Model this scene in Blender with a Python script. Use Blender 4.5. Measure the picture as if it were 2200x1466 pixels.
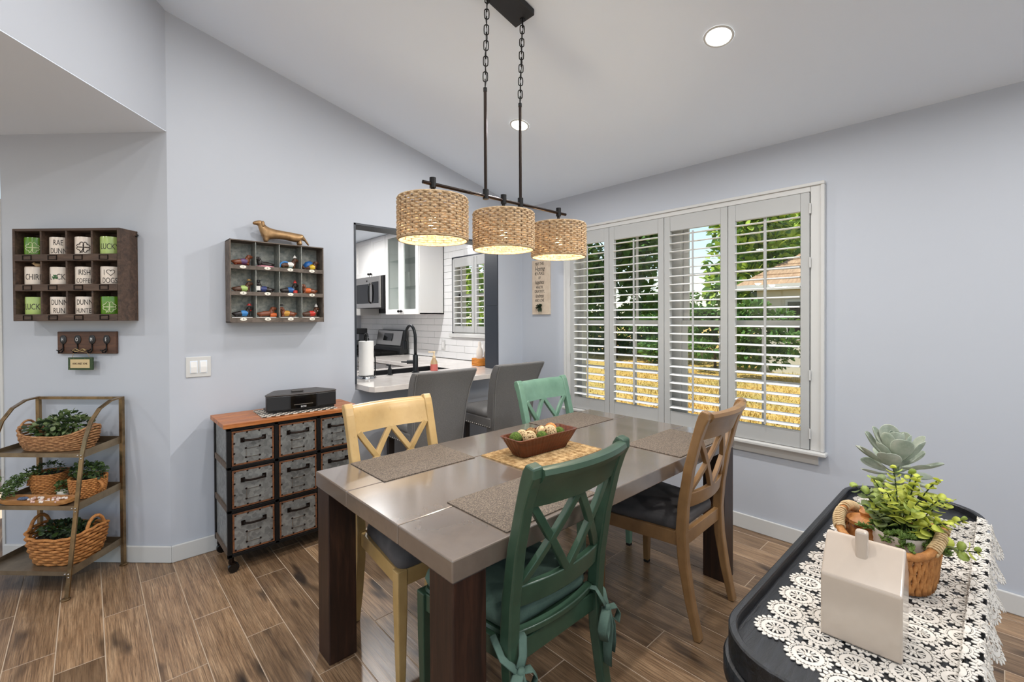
import bpy, bmesh, math, random
from mathutils import Vector, Matrix, Euler
random.seed(7)
for o in list(bpy.data.objects): bpy.data.objects.remove(o)
S = bpy.context.scene
COL = S.collection
PI = math.pi
def R(d): return math.radians(d)

# ------------------------------------------------------------------ camera, world, sun, exposure
cam = bpy.data.cameras.new('camera'); camo = bpy.data.objects.new('camera', cam); COL.objects.link(camo)
cam.sensor_width = 36.0; cam.lens = 980.0/2200*36; cam.clip_start = .02; cam.clip_end = 300
cam.shift_y = -(733-692.14)/2200
_az, _pi, _ro = R(42.996), R(.538), R(-.262)
_F = Vector((math.sin(_az)*math.cos(_pi), math.cos(_az)*math.cos(_pi), -math.sin(_pi)))
_R0 = Vector((math.cos(_az), -math.sin(_az), 0)); _U0 = _R0.cross(_F)
_R = _R0*math.cos(_ro)+_U0*math.sin(_ro); _U = -_R0*math.sin(_ro)+_U0*math.cos(_ro)
camo.matrix_world = Matrix(((_R.x,_U.x,-_F.x,0),(_R.y,_U.y,-_F.y,0),(_R.z,_U.z,-_F.z,1.40),(0,0,0,1)))
S.camera = camo
S.view_settings.view_transform = 'Standard'; S.view_settings.look = 'None'
S.view_settings.exposure = 0.24; S.view_settings.gamma = 1.0; S.view_settings.use_curve_mapping = False
W = bpy.data.worlds.new('world'); S.world = W; W.use_nodes = True
_nt = W.node_tree; _bg = _nt.nodes['Background']
_sky = _nt.nodes.new('ShaderNodeTexSky'); _sky.sky_type = 'NISHITA'; _sky.sun_disc = False
_sky.sun_elevation = R(52); _sky.sun_rotation = R(20); _sky.air_density = 1.0; _sky.dust_density = .7; _sky.ozone_density = 1.0
_mx = _nt.nodes.new('ShaderNodeMix'); _mx.data_type = 'RGBA'; _mx.inputs[0].default_value = .12
_nt.links.new(_sky.outputs[0], _mx.inputs[6]); _mx.inputs[7].default_value = (4.6, 4.5, 4.3, 1)   # bright thin haze
_nt.links.new(_mx.outputs[2], _bg.inputs[0]); _bg.inputs[1].default_value = .185
sun = bpy.data.lights.new('sun', 'SUN'); sun.energy = 5.0; sun.angle = R(.6); sun.color = (1, .95, .86)
suno = bpy.data.objects.new('sun', sun); COL.objects.link(suno)
suno.rotation_euler = Vector((-.42, .30, .90)).to_track_quat('Z', 'Y').to_euler()

# ------------------------------------------------------------------ helpers
def lin(c):
    return tuple(((v/255)/12.92 if v/255 <= .04045 else ((v/255+.055)/1.055)**2.4) for v in c)+(1,)
MATS = {}
def nmat(name):
    m = bpy.data.materials.new(name); m.use_nodes = True; MATS[name] = m
    return m, m.node_tree, m.node_tree.nodes['Principled BSDF']
def coords(nt, scale, rnd=False, kind='Object'):
    tc = nt.nodes.new('ShaderNodeTexCoord'); mp = nt.nodes.new('ShaderNodeMapping')
    mp.inputs['Scale'].default_value = scale
    if rnd:
        oi = nt.nodes.new('ShaderNodeObjectInfo'); ml = nt.nodes.new('ShaderNodeVectorMath'); ml.operation = 'SCALE'
        cb = nt.nodes.new('ShaderNodeCombineXYZ')
        for k in range(3): nt.links.new(oi.outputs['Random'], cb.inputs[k])
        nt.links.new(cb.outputs[0], ml.inputs[0]); ml.inputs['Scale'].default_value = 37.0
        ad = nt.nodes.new('ShaderNodeVectorMath'); nt.links.new(tc.outputs[kind], ad.inputs[0]); nt.links.new(ml.outputs[0], ad.inputs[1])
        nt.links.new(ad.outputs[0], mp.inputs['Vector'])
    else: nt.links.new(tc.outputs[kind], mp.inputs['Vector'])
    return mp.outputs[0]
def noise(nt, vec, scale, detail=4, rough=.55, dist=0):
    n = nt.nodes.new('ShaderNodeTexNoise'); nt.links.new(vec, n.inputs['Vector'])
    n.inputs['Scale'].default_value = scale; n.inputs['Detail'].default_value = detail
    n.inputs['Roughness'].default_value = rough; n.inputs['Distortion'].default_value = dist
    return n.outputs['Fac']
def ramp(nt, fac, stops):
    r = nt.nodes.new('ShaderNodeValToRGB'); nt.links.new(fac, r.inputs[0])
    e = r.color_ramp.elements
    while len(e) > 1: e.remove(e[-1])
    e[0].position = stops[0][0]; e[0].color = stops[0][1]
    for p, c in stops[1:]:
        x = e.new(p); x.color = c
    return r.outputs[0]
def mixc(nt, fac, a, b, mode='MIX'):
    m = nt.nodes.new('ShaderNodeMix'); m.data_type = 'RGBA'; m.blend_type = mode
    for s, v in ((m.inputs[0], fac), (m.inputs[6], a), (m.inputs[7], b)):
        if hasattr(v, 'links') or isinstance(v, bpy.types.NodeSocket): nt.links.new(v, s)
        else: s.default_value = v
    return m.outputs[2]
def bump(nt, bs, h, strength=.3, dist=.01):
    b = nt.nodes.new('ShaderNodeBump'); b.inputs['Strength'].default_value = strength; b.inputs['Distance'].default_value = dist
    nt.links.new(h, b.inputs['Height']); nt.links.new(b.outputs[0], bs.inputs['Normal'])
def M(name, c=(200,200,200), rough=.5, metal=0, var=None, bmp=None, scale=(1,1,1), spec=None, coat=0, trans=0, rnd=False):
    """plain procedural material; var=(scale, colour2, lo, hi) noise blend, bmp=(scale,strength,dist)"""
    if name in MATS: return MATS[name]
    m, nt, b = nmat(name)
    b.inputs['Base Color'].default_value = lin(c); b.inputs['Roughness'].default_value = rough; b.inputs['Metallic'].default_value = metal
    if spec is not None: b.inputs['Specular IOR Level'].default_value = spec
    if coat: b.inputs['Coat Weight'].default_value = coat; b.inputs['Coat Roughness'].default_value = .15
    if trans: b.inputs['Transmission Weight'].default_value = trans
    v = coords(nt, scale, rnd) if (var or bmp) else None
    if var:
        f = noise(nt, v, var[0], 5, .6)
        nt.links.new(ramp(nt, f, [(var[2], lin(c)), (var[3], lin(var[1]))]), b.inputs['Base Color'])
    if bmp: bump(nt, b, noise(nt, v, bmp[0], 4), bmp[1], bmp[2])
    return m
def wood(name, stops, scale=(1,1,1), gs=6, rough=.45, rnd=True, bs=.15, knots=None, hue=0, coat=0, fine=None):
    """wood grain: noise stretched by scale (small value = along the grain)"""
    if name in MATS: return MATS[name]
    m, nt, b = nmat(name)
    v = coords(nt, scale, rnd)
    f = noise(nt, v, gs, 8, .62, 1.2)
    col = ramp(nt, f, stops)
    if knots:
        v2 = coords(nt, knots[1], rnd); k = noise(nt, v2, knots[0], 2, .4)
        col = mixc(nt, ramp(nt, k, [(knots[2], (0,0,0,1)), (knots[3], (1,1,1,1))]), col, knots[4])
    if hue:
        oi = nt.nodes.new('ShaderNodeObjectInfo')
        hs = nt.nodes.new('ShaderNodeHueSaturation'); mr = nt.nodes.new('ShaderNodeMapRange')
        mr.inputs[3].default_value = 1-hue; mr.inputs[4].default_value = 1+hue*1.3
        nt.links.new(oi.outputs['Random'], mr.inputs[0]); nt.links.new(mr.outputs[0], hs.inputs['Value'])
        nt.links.new(col, hs.inputs['Color']); col = hs.outputs[0]
    if fine:
        ff = noise(nt, coords(nt, fine[0], rnd), fine[1], 6, .7, .6)
        col = mixc(nt, ramp(nt, ff, [(.38,(fine[2],)*3+(1,)),(.58,(0,0,0,1))]), col, fine[3])
    nt.links.new(col, b.inputs['Base Color']); b.inputs['Roughness'].default_value = rough
    if coat: b.inputs['Coat Weight'].default_value = coat; b.inputs['Coat Roughness'].default_value = .2
    bump(nt, b, f, bs, .004)
    return m
def emis(name, c, s):
    m, nt, b = nmat(name)
    b.inputs['Emission Color'].default_value = lin(c); b.inputs['Emission Strength'].default_value = s; b.inputs['Base Color'].default_value = lin(c)
    return m
def glassm(name, tint=(248,251,250), rough=0.0, gloss=.08):
    m = bpy.data.materials.new(name); m.use_nodes = True; nt = m.node_tree; MATS[name] = m
    for n in list(nt.nodes): nt.nodes.remove(n)
    o = nt.nodes.new('ShaderNodeOutputMaterial'); t = nt.nodes.new('ShaderNodeBsdfTransparent'); t.inputs[0].default_value = lin(tint)
    g = nt.nodes.new('ShaderNodeBsdfGlossy'); g.inputs['Roughness'].default_value = rough
    mx = nt.nodes.new('ShaderNodeMixShader'); lw = nt.nodes.new('ShaderNodeLayerWeight'); pw = nt.nodes.new('ShaderNodeMath'); pw.operation = 'POWER'; pw.inputs[1].default_value = 4.0; ma = nt.nodes.new('ShaderNodeMath'); ma.operation = 'MULTIPLY_ADD'; ma.inputs[1].default_value = .5; ma.inputs[2].default_value = .03
    nt.links.new(lw.outputs['Facing'], pw.inputs[0]); nt.links.new(pw.outputs[0], ma.inputs[0]); nt.links.new(ma.outputs[0], mx.inputs[0]); nt.links.new(t.outputs[0], mx.inputs[1]); nt.links.new(g.outputs[0], mx.inputs[2]); nt.links.new(mx.outputs[0], o.inputs[0])
    return m

class MB:
    def __init__(s): s.v = []; s.f = []
    def add(s, vs, fs, m=None):
        n = len(s.v)
        s.v += [tuple(m @ Vector(p)) if m else tuple(p) for p in vs]
        s.f += [tuple(i+n for i in f) for f in fs]; return s
    def box(s, x0, x1, y0, y1, z0, z1, m=None):
        return s.add([(x0,y0,z0),(x1,y0,z0),(x1,y1,z0),(x0,y1,z0),(x0,y0,z1),(x1,y0,z1),(x1,y1,z1),(x0,y1,z1)],
                     [(0,3,2,1),(4,5,6,7),(0,1,5,4),(1,2,6,5),(2,3,7,6),(3,0,4,7)], m)
    def bar(s, a, b, w, h, up=(0,0,1), w2=None, h2=None):
        a = Vector(a); b = Vector(b); d = (b-a).normalized(); u = Vector(up); x = d.cross(u)
        if x.length < 1e-5: x = d.cross(Vector((1,0,0)))
        x.normalize(); u = x.cross(d).normalized(); w2 = w2 or w; h2 = h2 or h
        q = []
        for p, ww, hh in ((a,w,h),(b,w2,h2)):
            q += [p-x*ww/2-u*hh/2, p+x*ww/2-u*hh/2, p+x*ww/2+u*hh/2, p-x*ww/2+u*hh/2]
        return s.add(q, [(0,1,2,3),(7,6,5,4),(0,4,5,1),(1,5,6,2),(2,6,7,3),(3,7,4,0)])
    def loft(s, rings, caps=True, closed=True, loop=False):
        n = len(rings[0]); vs = [p for r in rings for p in r]; fs = []
        m = len(rings)
        for i in range(m if loop else m-1):
            for j in range(n if closed else n-1):
                a = i*n+j; b = i*n+(j+1) % n; c = ((i+1) % m)*n+(j+1) % n; d = ((i+1) % m)*n+j
                fs.append((a,b,c,d))
        if caps and closed and not loop: fs += [tuple(range(n-1,-1,-1)), tuple(range((m-1)*n, m*n))]
        return s.add(vs, fs)
    def tube(s, pts, r, seg=8, loop=False, flat=None, up=None):
        pts = [Vector(p) for p in pts]; n = len(pts); rings = []
        prev = None
        for i, p in enumerate(pts):
            if loop: d = pts[(i+1) % n]-pts[i-1]
            else: d = pts[min(i+1,n-1)]-pts[max(i-1,0)]
            d.normalize()
            if up is not None: x = d.cross(Vector(up))
            elif prev is None: x = d.cross(Vector((0,0,1)) if abs(d.z) < .9 else Vector((1,0,0)))
            else: x = prev-d*prev.dot(d)
            if x.length < 1e-6: x = Vector((1,0,0))
            x.normalize(); prev = x; y = d.cross(x)
            rr = r[i] if isinstance(r, (list,tuple)) else r
            fx, fy = (flat or (1,1))
            rings.append([p+x*math.cos(2*PI*k/seg)*rr*fx+y*math.sin(2*PI*k/seg)*rr*fy for k in range(seg)])
        return s.loft(rings, loop=loop)
    def lathe(s, prof, seg=24, c=(0,0,0), m=None, caps=True):
        rings = [[(c[0]+r*math.cos(2*PI*k/seg), c[1]+r*math.sin(2*PI*k/seg), c[2]+z) for k in range(seg)] for r, z in prof]
        if m: rings = [[tuple(m @ Vector(p)) for p in r] for r in rings]
        return s.loft(rings, caps=caps)
    def cyl(s, a, b, r, seg=12, r2=None):
        a = Vector(a); b = Vector(b); d = (b-a).normalized(); x = d.cross(Vector((0,0,1)) if abs(d.z) < .9 else Vector((1,0,0))).normalized(); y = d.cross(x)
        return s.loft([[p+x*math.cos(2*PI*k/seg)*q+y*math.sin(2*PI*k/seg)*q for k in range(seg)] for p, q in ((a,r),(b,r2 if r2 is not None else r))])
    def prism(s, poly, axis, a, b):
        def pt(u, w, t): return {'x':(t,u,w),'y':(u,t,w),'z':(u,w,t)}[axis]
        return s.loft([[pt(u,w,a) for u, w in poly],[pt(u,w,b) for u, w in poly]])
    def ball(s, c, r, seg=12, rings=8, sc=(1,1,1), m=None):
        pr = [[(c[0]+r*sc[0]*math.sin(PI*i/rings)*math.cos(2*PI*k/seg), c[1]+r*sc[1]*math.sin(PI*i/rings)*math.sin(2*PI*k/seg), c[2]-r*sc[2]*math.cos(PI*i/rings)) for k in range(seg)] for i in range(1, rings)]
        n = len(s.v); s.loft([[tuple(m @ Vector(p)) for p in q] for q in pr] if m else pr)
        return s
    def build(s, name, mat, parent=None, smooth=False, bevel=0, seg=2, label=None, off=None):
        me = bpy.data.meshes.new(name)
        off = off if off is not None else (parent.get('_loc') if parent is not None else None)
        vs = [(p[0]-off[0], p[1]-off[1], p[2]-off[2]) for p in s.v] if off is not None else s.v
        me.from_pydata([tuple(p) for p in vs], [], s.f)
        bm = bmesh.new(); bm.from_mesh(me); bmesh.ops.recalc_face_normals(bm, faces=bm.faces); bm.to_mesh(me); bm.free()
        me.materials.append(MATS[mat] if isinstance(mat, str) else mat)
        if smooth:
            for p in me.polygons: p.use_smooth = True
            if smooth == 'auto': me.set_sharp_from_angle(angle=R(38))
        o = bpy.data.objects.new(name, me); COL.objects.link(o)
        if parent is not None: o.parent = parent
        if bevel:
            b = o.modifiers.new('bevel', 'BEVEL'); b.width = bevel; b.segments = seg; b.limit_method = 'ANGLE'; b.angle_limit = R(30)
            b.harden_normals = False
        if label: o['label'] = label
        if parent is not None and parent.get('_loc') is not None: o['_loc'] = list(parent['_loc'])
        return o
def tag(o, label, cat, group=None):
    o['label'] = label; o['category'] = cat
    if group: o['group'] = group
    return o
def struct(o): o['kind'] = 'structure'; return o
def thing(name, label, cat, loc=(0,0,0), rz=0, group=None, world=False):
    o = bpy.data.objects.new(name, None); COL.objects.link(o); o.location = loc; o.rotation_euler = (0,0,rz); o.empty_display_size = .05
    tag(o, label, cat, group)
    if world: o['_loc'] = list(loc)
    return o
def copytree(o, parent=None, loc=None, rz=None, label=None):
    c = o.copy(); COL.objects.link(c); c.parent = parent
    if loc is not None: c.location = loc
    if rz is not None: c.rotation_euler = (0,0,rz)
    if label: c['label'] = label
    for ch in o.children: copytree(ch, c)
    return c
def inst(o, parent, loc=None, rot=None, sc=None, name=None):
    c = o.copy(); COL.objects.link(c); c.parent = parent
    if loc is not None: c.location = loc
    if rot is not None: c.rotation_euler = rot
    if sc is not None: c.scale = sc
    return c
def text(s, name, mat, parent, size, m, bend=None, sx=1, shear=0, depth=.0004, align='CENTER', space=1):
    cu = bpy.data.curves.new(name, 'FONT'); cu.body = s; cu.size = size; cu.align_x = align; cu.align_y = 'CENTER'; cu.shear = shear; cu.extrude = depth; cu.resolution_u = 3; cu.space_character = space
    to = bpy.data.objects.new(name, cu); COL.objects.link(to); bpy.context.view_layer.update()
    dg = bpy.context.evaluated_depsgraph_get(); me = bpy.data.meshes.new_from_object(to.evaluated_get(dg))
    bpy.data.objects.remove(to); bpy.data.curves.remove(cu)
    for v in me.vertices:
        x, y, z = v.co.x*sx, v.co.y, v.co.z
        if bend: a = x/bend; x, z = (bend+z)*math.sin(a), (bend+z)*math.cos(a)
        v.co = m @ Vector((x, y, z))
    me.materials.clear(); me.materials.append(MATS[mat]); me.name = name
    o = bpy.data.objects.new(name, me); COL.objects.link(o); o.parent = parent
    return o
def skin(name, verts, edges, mat, parent, sub=2, k=1.28):
    """continuous body: verts [(x,y,z,r)], edges"""
    me = bpy.data.meshes.new(name); me.from_pydata([v[:3] for v in verts], edges, [])
    bm = bmesh.new(); bm.from_mesh(me); L = bm.verts.layers.skin.verify(); bm.verts.ensure_lookup_table()
    for i, v in enumerate(verts):
        r = v[3]*k; bm.verts[i][L].radius = (r, r)
        bm.verts[i][L].use_root = (i == 0)
    bm.to_mesh(me); bm.free()
    me.materials.append(MATS[mat]); o = bpy.data.objects.new(name, me); COL.objects.link(o); o.parent = parent
    sk_ = o.modifiers.new('skin', 'SKIN'); sk_.use_smooth_shade = True
    u = o.modifiers.new('sub', 'SUBSURF'); u.levels = sub; u.render_levels = sub
    return o
def rrect(x0, x1, y0, y1, r, n=6):
    p = []
    for cx, cy, a in ((x1-r,y1-r,0),(x0+r,y1-r,90),(x0+r,y0+r,180),(x1-r,y0+r,270)):
        for k in range(n+1): t = R(a+90*k/n); p.append((cx+r*math.cos(t), cy+r*math.sin(t)))
    return p
def leafverts(L, Wd, fold=.15, curl=.15):
    """pointed oval leaf along +Y, z up"""
    vs = [(0,0,0)]; fs = []
    rows = [(.25,.75),(.55,1.0),(.82,.62)]
    for t, w in rows:
        z = -curl*L*t*t
        vs += [(-Wd/2*w, L*t, z+fold*Wd*w), (0, L*t, z), (Wd/2*w, L*t, z+fold*Wd*w)]
    vs.append((0, L, -curl*L))
    fs += [(0,2,1),(0,3,2)]
    for k in range(2):
        a = 1+3*k; fs += [(a,a+1,a+4,a+3),(a+1,a+2,a+5,a+4)]
    fs += [(7,8,10),(8,9,10)]
    return vs, fs
def rotm(direction, roll=0):
    q = Vector(direction).to_track_quat('Y', 'Z'); return q.to_matrix().to_4x4() @ Matrix.Rotation(roll, 4, 'Y')
# ------------------------------------------------------------------ materials
M('wall_paint', (186,190,198), .62, bmp=(60,.05,.002))
M('ceiling_paint', (234,243,254), .8, bmp=(80,.04,.002))
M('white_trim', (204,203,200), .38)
M('shutter_shaded', (180,180,178), .35)  # white paint greyed to hold its backlit shade; louvers keep the lit white
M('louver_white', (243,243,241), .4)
M('black_trim', (43,48,56), .4, bmp=(40,.06,.002))
M('grout', (186,166,144), .8)
M('tile_grout', (70,70,72), .8)
M('tile', (226,225,224), .12, bmp=(14,.12,.004), rnd=True)
wood('plank', [(.20,lin((94,71,51))),(.42,lin((134,106,79))),(.6,lin((157,128,98))),(.85,lin((190,162,130)))], (9,.8,1), 3.0, .29, True, .16,
     knots=(3.0,(3.6,.9,1),.62,.74,lin((40,31,25))), hue=.32, fine=((62,1.3,1),4.5,.70,lin((68,51,39))))
M('quartz', (226,219,212), .12, var=(5,(205,196,190),.45,.75), coat=.3)
M('pane', ); MATS.pop('pane'); glassm('pane')
M('black_metal', (22,21,21), .42, .6)
M('bronze_dark', (40,31,27), .38, .85)
M('steel', (176,172,168), .3, .9)
M('black_gloss', (14,14,15), .15)
M('black_matte', (26,26,28), .5)
M('faucet_black', (30,33,36), .35, .4)
M('cab_white', (226,224,221), .35)
M('chrome', (210,210,210), .12, 1)

# ------------------------------------------------------------------ setting
XW, YW, ZE, SL = 3.171, 3.25, 2.4816, .2385
def zc(x): return ZE+SL*(XW-x)
AX, AY = .343, 3.25
HD = Vector((-.615,-.788,0)).normalized()      # header runs back towards the camera's left

# floor: grout bed and individual planks
mb = MB().box(-4.5,3.25,-3.6,7.0,-.06,-.0012); flo = struct(mb.build('floor','grout'))
PW = .1525; PL = .917
pl0 = MB().box(-PW/2+.0017,PW/2-.0017,-PL/2+.0017,PL/2-.0017,-.012,0)
proto = pl0.build('plank','plank',flo,bevel=.0012,seg=1)
seams = {0:2.867,1:3.113,2:2.555,3:2.255,4:2.74,-2:2.707,-1:2.54}
first = True
for k in range(-8,21):
    xc = .0435+PW*(k+.5); s0 = seams.get(k, random.uniform(2,2.9))
    for j in range(-6,5):
        y = s0+PL*(j+.5)
        if y < -2.4 or y > 5.2: continue
        if xc < -.5 and y < 2: continue
        if y > 3.9 and xc > .2: continue
        o = proto if first else inst(proto, flo)
        first = False; o.location = (xc, y, 0); o.rotation_euler = (0,0,PI*random.randint(0,1))
mb = MB().box(1.2,3.2,3.42,7.0,-.004,.0); struct(mb.build('floor_kitchen','plank'))

# back wall (with the pass-through), dining side
OX0, OX1, OZ1, YB = 1.445, 2.849, 2.1035, 3.42
mb = MB()
mb.prism([(AX,0),(OX0,0),(OX0,zc(OX0)),(AX,zc(AX))],'y',YW,YB)
mb.prism([(OX1,0),(XW,0),(XW,ZE),(OX1,zc(OX1))],'y',YW,YB)
mb.prism([(OX0,OZ1),(OX1,OZ1),(OX1,zc(OX1)),(OX0,zc(OX0))],'y',YW,YB)
mb.prism([(OX0,0),(OX1,0),(OX1,.872),(OX0,.872)],'y',YW,YB)
struct(mb.build('wall_back','wall_paint'))
tr = MB()
tr.box(OX0-.001,OX0+.012,YW-.004,YB+.01,.916,OZ1); tr.box(OX0-.001,OX1+.001,YW-.004,YB+.01,OZ1-.012,OZ1+.002)
tr.box(OX1-.012,OX1+.001,YW-.004,YB+.01,.916,1.515); tr.box(OX1-.012,OX1+.001,YW-.004,YB+.01,1.517,OZ1)
struct(tr.build('trim_1','black_trim'))
struct(MB().box(AX,OX0,YW-.014,YW,0,.097).build('baseboard_back','white_trim',bevel=.005))
struct(MB().box(OX0,XW,YW-.014,YW,0,.097).build('baseboard_bar','white_trim',bevel=.005))

# window wall: dining window and kitchen window openings
WY0, WY1, WZ0, WZ1 = .775, 2.615, .60, 2.14
KY0, KY1, KZ0, KZ1 = 3.58, 4.425, 1.22, 2.10
XO = 3.36
mb = MB()
mb.box(XW,XO,-3.6,WY0,0,ZE+.1); mb.box(XW,XO,WY0,WY1,0,WZ0); mb.box(XW,XO,WY0,WY1,WZ1,ZE+.1); mb.box(XW,XO,WY1,YW+.05,0,ZE+.1)
struct(mb.build('wall_right','wall_paint'))
mb = MB()
mb.box(XW+.012,XO,YW+.05,KY0,0,2.6); mb.box(XW+.012,XO,KY0,KY1,0,KZ0); mb.box(XW+.012,XO,KY0,KY1,KZ1,2.6); mb.box(XW+.012,XO,KY1,7.0,0,2.6)
kw = struct(mb.build('wall_kitchen','tile_grout'))
struct(MB().box(XW-.014,XW,-3.6,YW-.014,0,.097).build('baseboard_right','white_trim',bevel=.005))
# subway tiles, each its own piece
TH, TL = .0795, .3085
tb = MB().box(-.006,.010,-TL/2+.0012,TL/2-.0012,-TH/2+.0012,TH/2-.0012).build('tile','tile',kw,bevel=.0015,seg=1)
first = True
def tile(y0, y1, z0, z1):
    global first
    if y1-y0 < .012 or z1-z0 < .012: return
    o = tb if first else inst(tb, kw); first = False
    o.location = (XW+.006,(y0+y1)/2,(z0+z1)/2); o.scale = (1,(y1-y0)/TL,(z1-z0)/TH)
def tile_clip(y0, y1, z0, z1, cut):
    a0, a1, b0, b1 = cut
    if y1 <= a0 or y0 >= a1 or z1 <= b0 or z0 >= b1: return tile(y0,y1,z0,z1)
    if y0 < a0: tile(y0,a0,z0,z1)
    if y1 > a1: tile(a1,y1,z0,z1)
    if z0 < b0: tile(max(y0,a0),min(y1,a1),z0,b0)
    if z1 > b1: tile(max(y0,a0),min(y1,a1),b1,z1)
z = .917; row = 0
while z < 2.46:
    y = 3.43 - (TL/2 if row % 2 else 0); z1 = min(z+TH, 2.46)
    while y < 6.87:
        a, b = max(y,3.43), y+TL
        if not (z > 1.46 and a > 4.62): tile_clip(a, b, z, z1, (KY0-.02,KY1+.012,KZ0-.05,KZ1+.012))
        y += TL
    z += TH; row += 1

# slanted ceiling over the dining room, header wall on the left, flat soffit beyond it
P0 = Vector((AX,AY,0)); P1 = P0+HD*9.0
poly = [(XW+.2,-3.6),(XW+.2,YB),(AX-.08,YB),(AX-.08,AY),(P1.x-.08,-3.6)]
mb = MB(); mb.loft([[(x,y,zc(x)) for x,y in poly],[(x,y,zc(x)+.12) for x,y in poly]]); struct(mb.build('ceiling','ceiling_paint'))
nrm = Vector((HD.y,-HD.x,0)); nrm = nrm if nrm.x < 0 else -nrm
P2 = P0+HD*8.6
ring = lambda z0f: None
mb = MB()
a, b, c, d = P0, P2, P2+nrm*.12, P0+nrm*.12
mb.loft([[(p.x,p.y,2.4745) for p in (a,b,c,d)],[(p.x,p.y,zc(p.x)+.05) for p in (a,b,c,d)]]); struct(mb.build('wall_header','wall_paint'))
sp = [(AX-.001,AY+.0),(P2.x,P2.y),(-4.5,-3.6),(-4.5,6.5),(-2.4,6.5),(AX-.001,AY+.2)]
mb = MB(); mb.loft([[(x,y,2.47) for x,y in sp],[(x,y,2.55) for x,y in sp]]); struct(mb.build('ceiling_soffit','ceiling_paint'))
# diagonal wall with the mug shelf
D = Vector((-math.sqrt(.5), math.sqrt(.5), 0)); N = Vector((-math.sqrt(.5), -math.sqrt(.5), 0))
a = P0; b = P0+D*.992; c = b-N*.13; d = Vector((AX,AY+.17,0))
mb = MB(); mb.loft([[(p.x,p.y,z) for p in (a,b,c,d)] for z in (0,2.47)]); struct(mb.build('wall_left','wall_paint'))
a = P0+N*.014+Vector((.0,-.0,0)); b = P0+D*.992+N*.014
mb = MB(); mb.loft([[(p.x,p.y,z) for p in (P0+Vector((.0,-.0142,0)),b,b-N*.02,P0)] for z in (0,.097)]); struct(mb.build('baseboard_left','white_trim',bevel=.005))
# hall beyond the diagonal wall
struct(MB().box(-4.5,.3,6.4,6.5,0,2.5).build('wall_hall','wall_paint'))
struct(MB().box(-4.5,.3,6.385,6.4,0,.1).build('baseboard_hall','white_trim'))
struct(MB().box(.2,.3,3.45,6.4,0,2.5).build('wall_hall_side','wall_paint'))
q = P0+D*.992
mb = MB(); mb.loft([[(p.x,p.y,z) for p in (q+N*.006-D*.004,q+N*.006+D*.012,q-N*.14+D*.012,q-N*.14-D*.004)] for z in (0,2.1)]); struct(mb.build('trim_2','white_trim'))
# kitchen shell
struct(MB().box(.3,3.36,YB,7.0,2.475,2.56).build('ceiling_kitchen','ceiling_paint'))
struct(MB().box(.3,3.36,6.9,7.0,0,2.5).build('wall_kitchen_far','wall_paint'))
struct(MB().box(.3,1.4,6.2,6.3,0,2.5).build('wall_kitchen_left','wall_paint'))

# ------------------------------------------------------------------ dining window: casing, sill, sashes, panes
wn = thing('window_1','white framed twin window behind the shutters','window'); del wn['label']; del wn['category']; struct(wn)
cs = MB()
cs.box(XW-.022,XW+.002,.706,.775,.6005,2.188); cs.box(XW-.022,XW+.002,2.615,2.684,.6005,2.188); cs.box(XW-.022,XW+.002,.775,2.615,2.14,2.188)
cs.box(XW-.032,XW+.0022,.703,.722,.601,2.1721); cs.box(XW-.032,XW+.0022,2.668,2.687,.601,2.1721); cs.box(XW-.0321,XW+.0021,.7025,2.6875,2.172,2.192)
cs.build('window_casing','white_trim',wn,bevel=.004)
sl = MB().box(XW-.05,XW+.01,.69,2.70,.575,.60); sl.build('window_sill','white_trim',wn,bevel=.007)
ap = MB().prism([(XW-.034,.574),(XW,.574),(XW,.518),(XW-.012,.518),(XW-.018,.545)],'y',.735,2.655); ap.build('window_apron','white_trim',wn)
jb = MB()
for y0,y1 in ((WY0,WY0+.012),(WY1-.012,WY1)): jb.box(XW,XO,y0,y1,WZ0,WZ1)
jb.box(XW,XO,WY0,WY1,WZ0,WZ0+.012); jb.box(XW,XO,WY0,WY1,WZ1-.012,WZ1); jb.build('window_jamb','white_trim',wn)
XS = 3.27
mb = MB().box(XS-.03,XS+.06,1.625,1.735,WZ0,WZ1); mb.build('mullion','white_trim',wn,bevel=.004)
for b0, b1 in ((.787,1.625),(1.735,2.603)):
    for s0, s1, dx in ((.612,1.375,-.012),(1.335,2.128,.014)):
        fr = MB(); x0, x1 = XS+dx-.011, XS+dx+.011
        fr.box(x0,x1,b0,b0+.04,s0,s1); fr.box(x0,x1,b1-.04,b1,s0,s1); fr.box(x0,x1,b0+.04,b1-.04,s0,s0+.04); fr.box(x0,x1,b0+.04,b1-.04,s1-.04,s1)
        sh = fr.build('sash','white_trim',wn,bevel=.003)
        gr = MB(); w = b1-b0
        for k in (1,2): gr.box(XS+dx-.006,XS+dx+.006,b0+w*k/3-.009,b0+w*k/3+.009,s0+.04,s1-.04)
        zm = (s0+s1)/2-.02; gr.box(XS+dx-.005,XS+dx+.005,b0+.04,b1-.04,zm-.009,zm+.009)
        gr.build('muntins','white_trim',sh)
        MB().box(XS+dx-.002,XS+dx+.002,b0+.036,b1-.036,s0+.036,s1-.036).build('pane','pane',sh)
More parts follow.
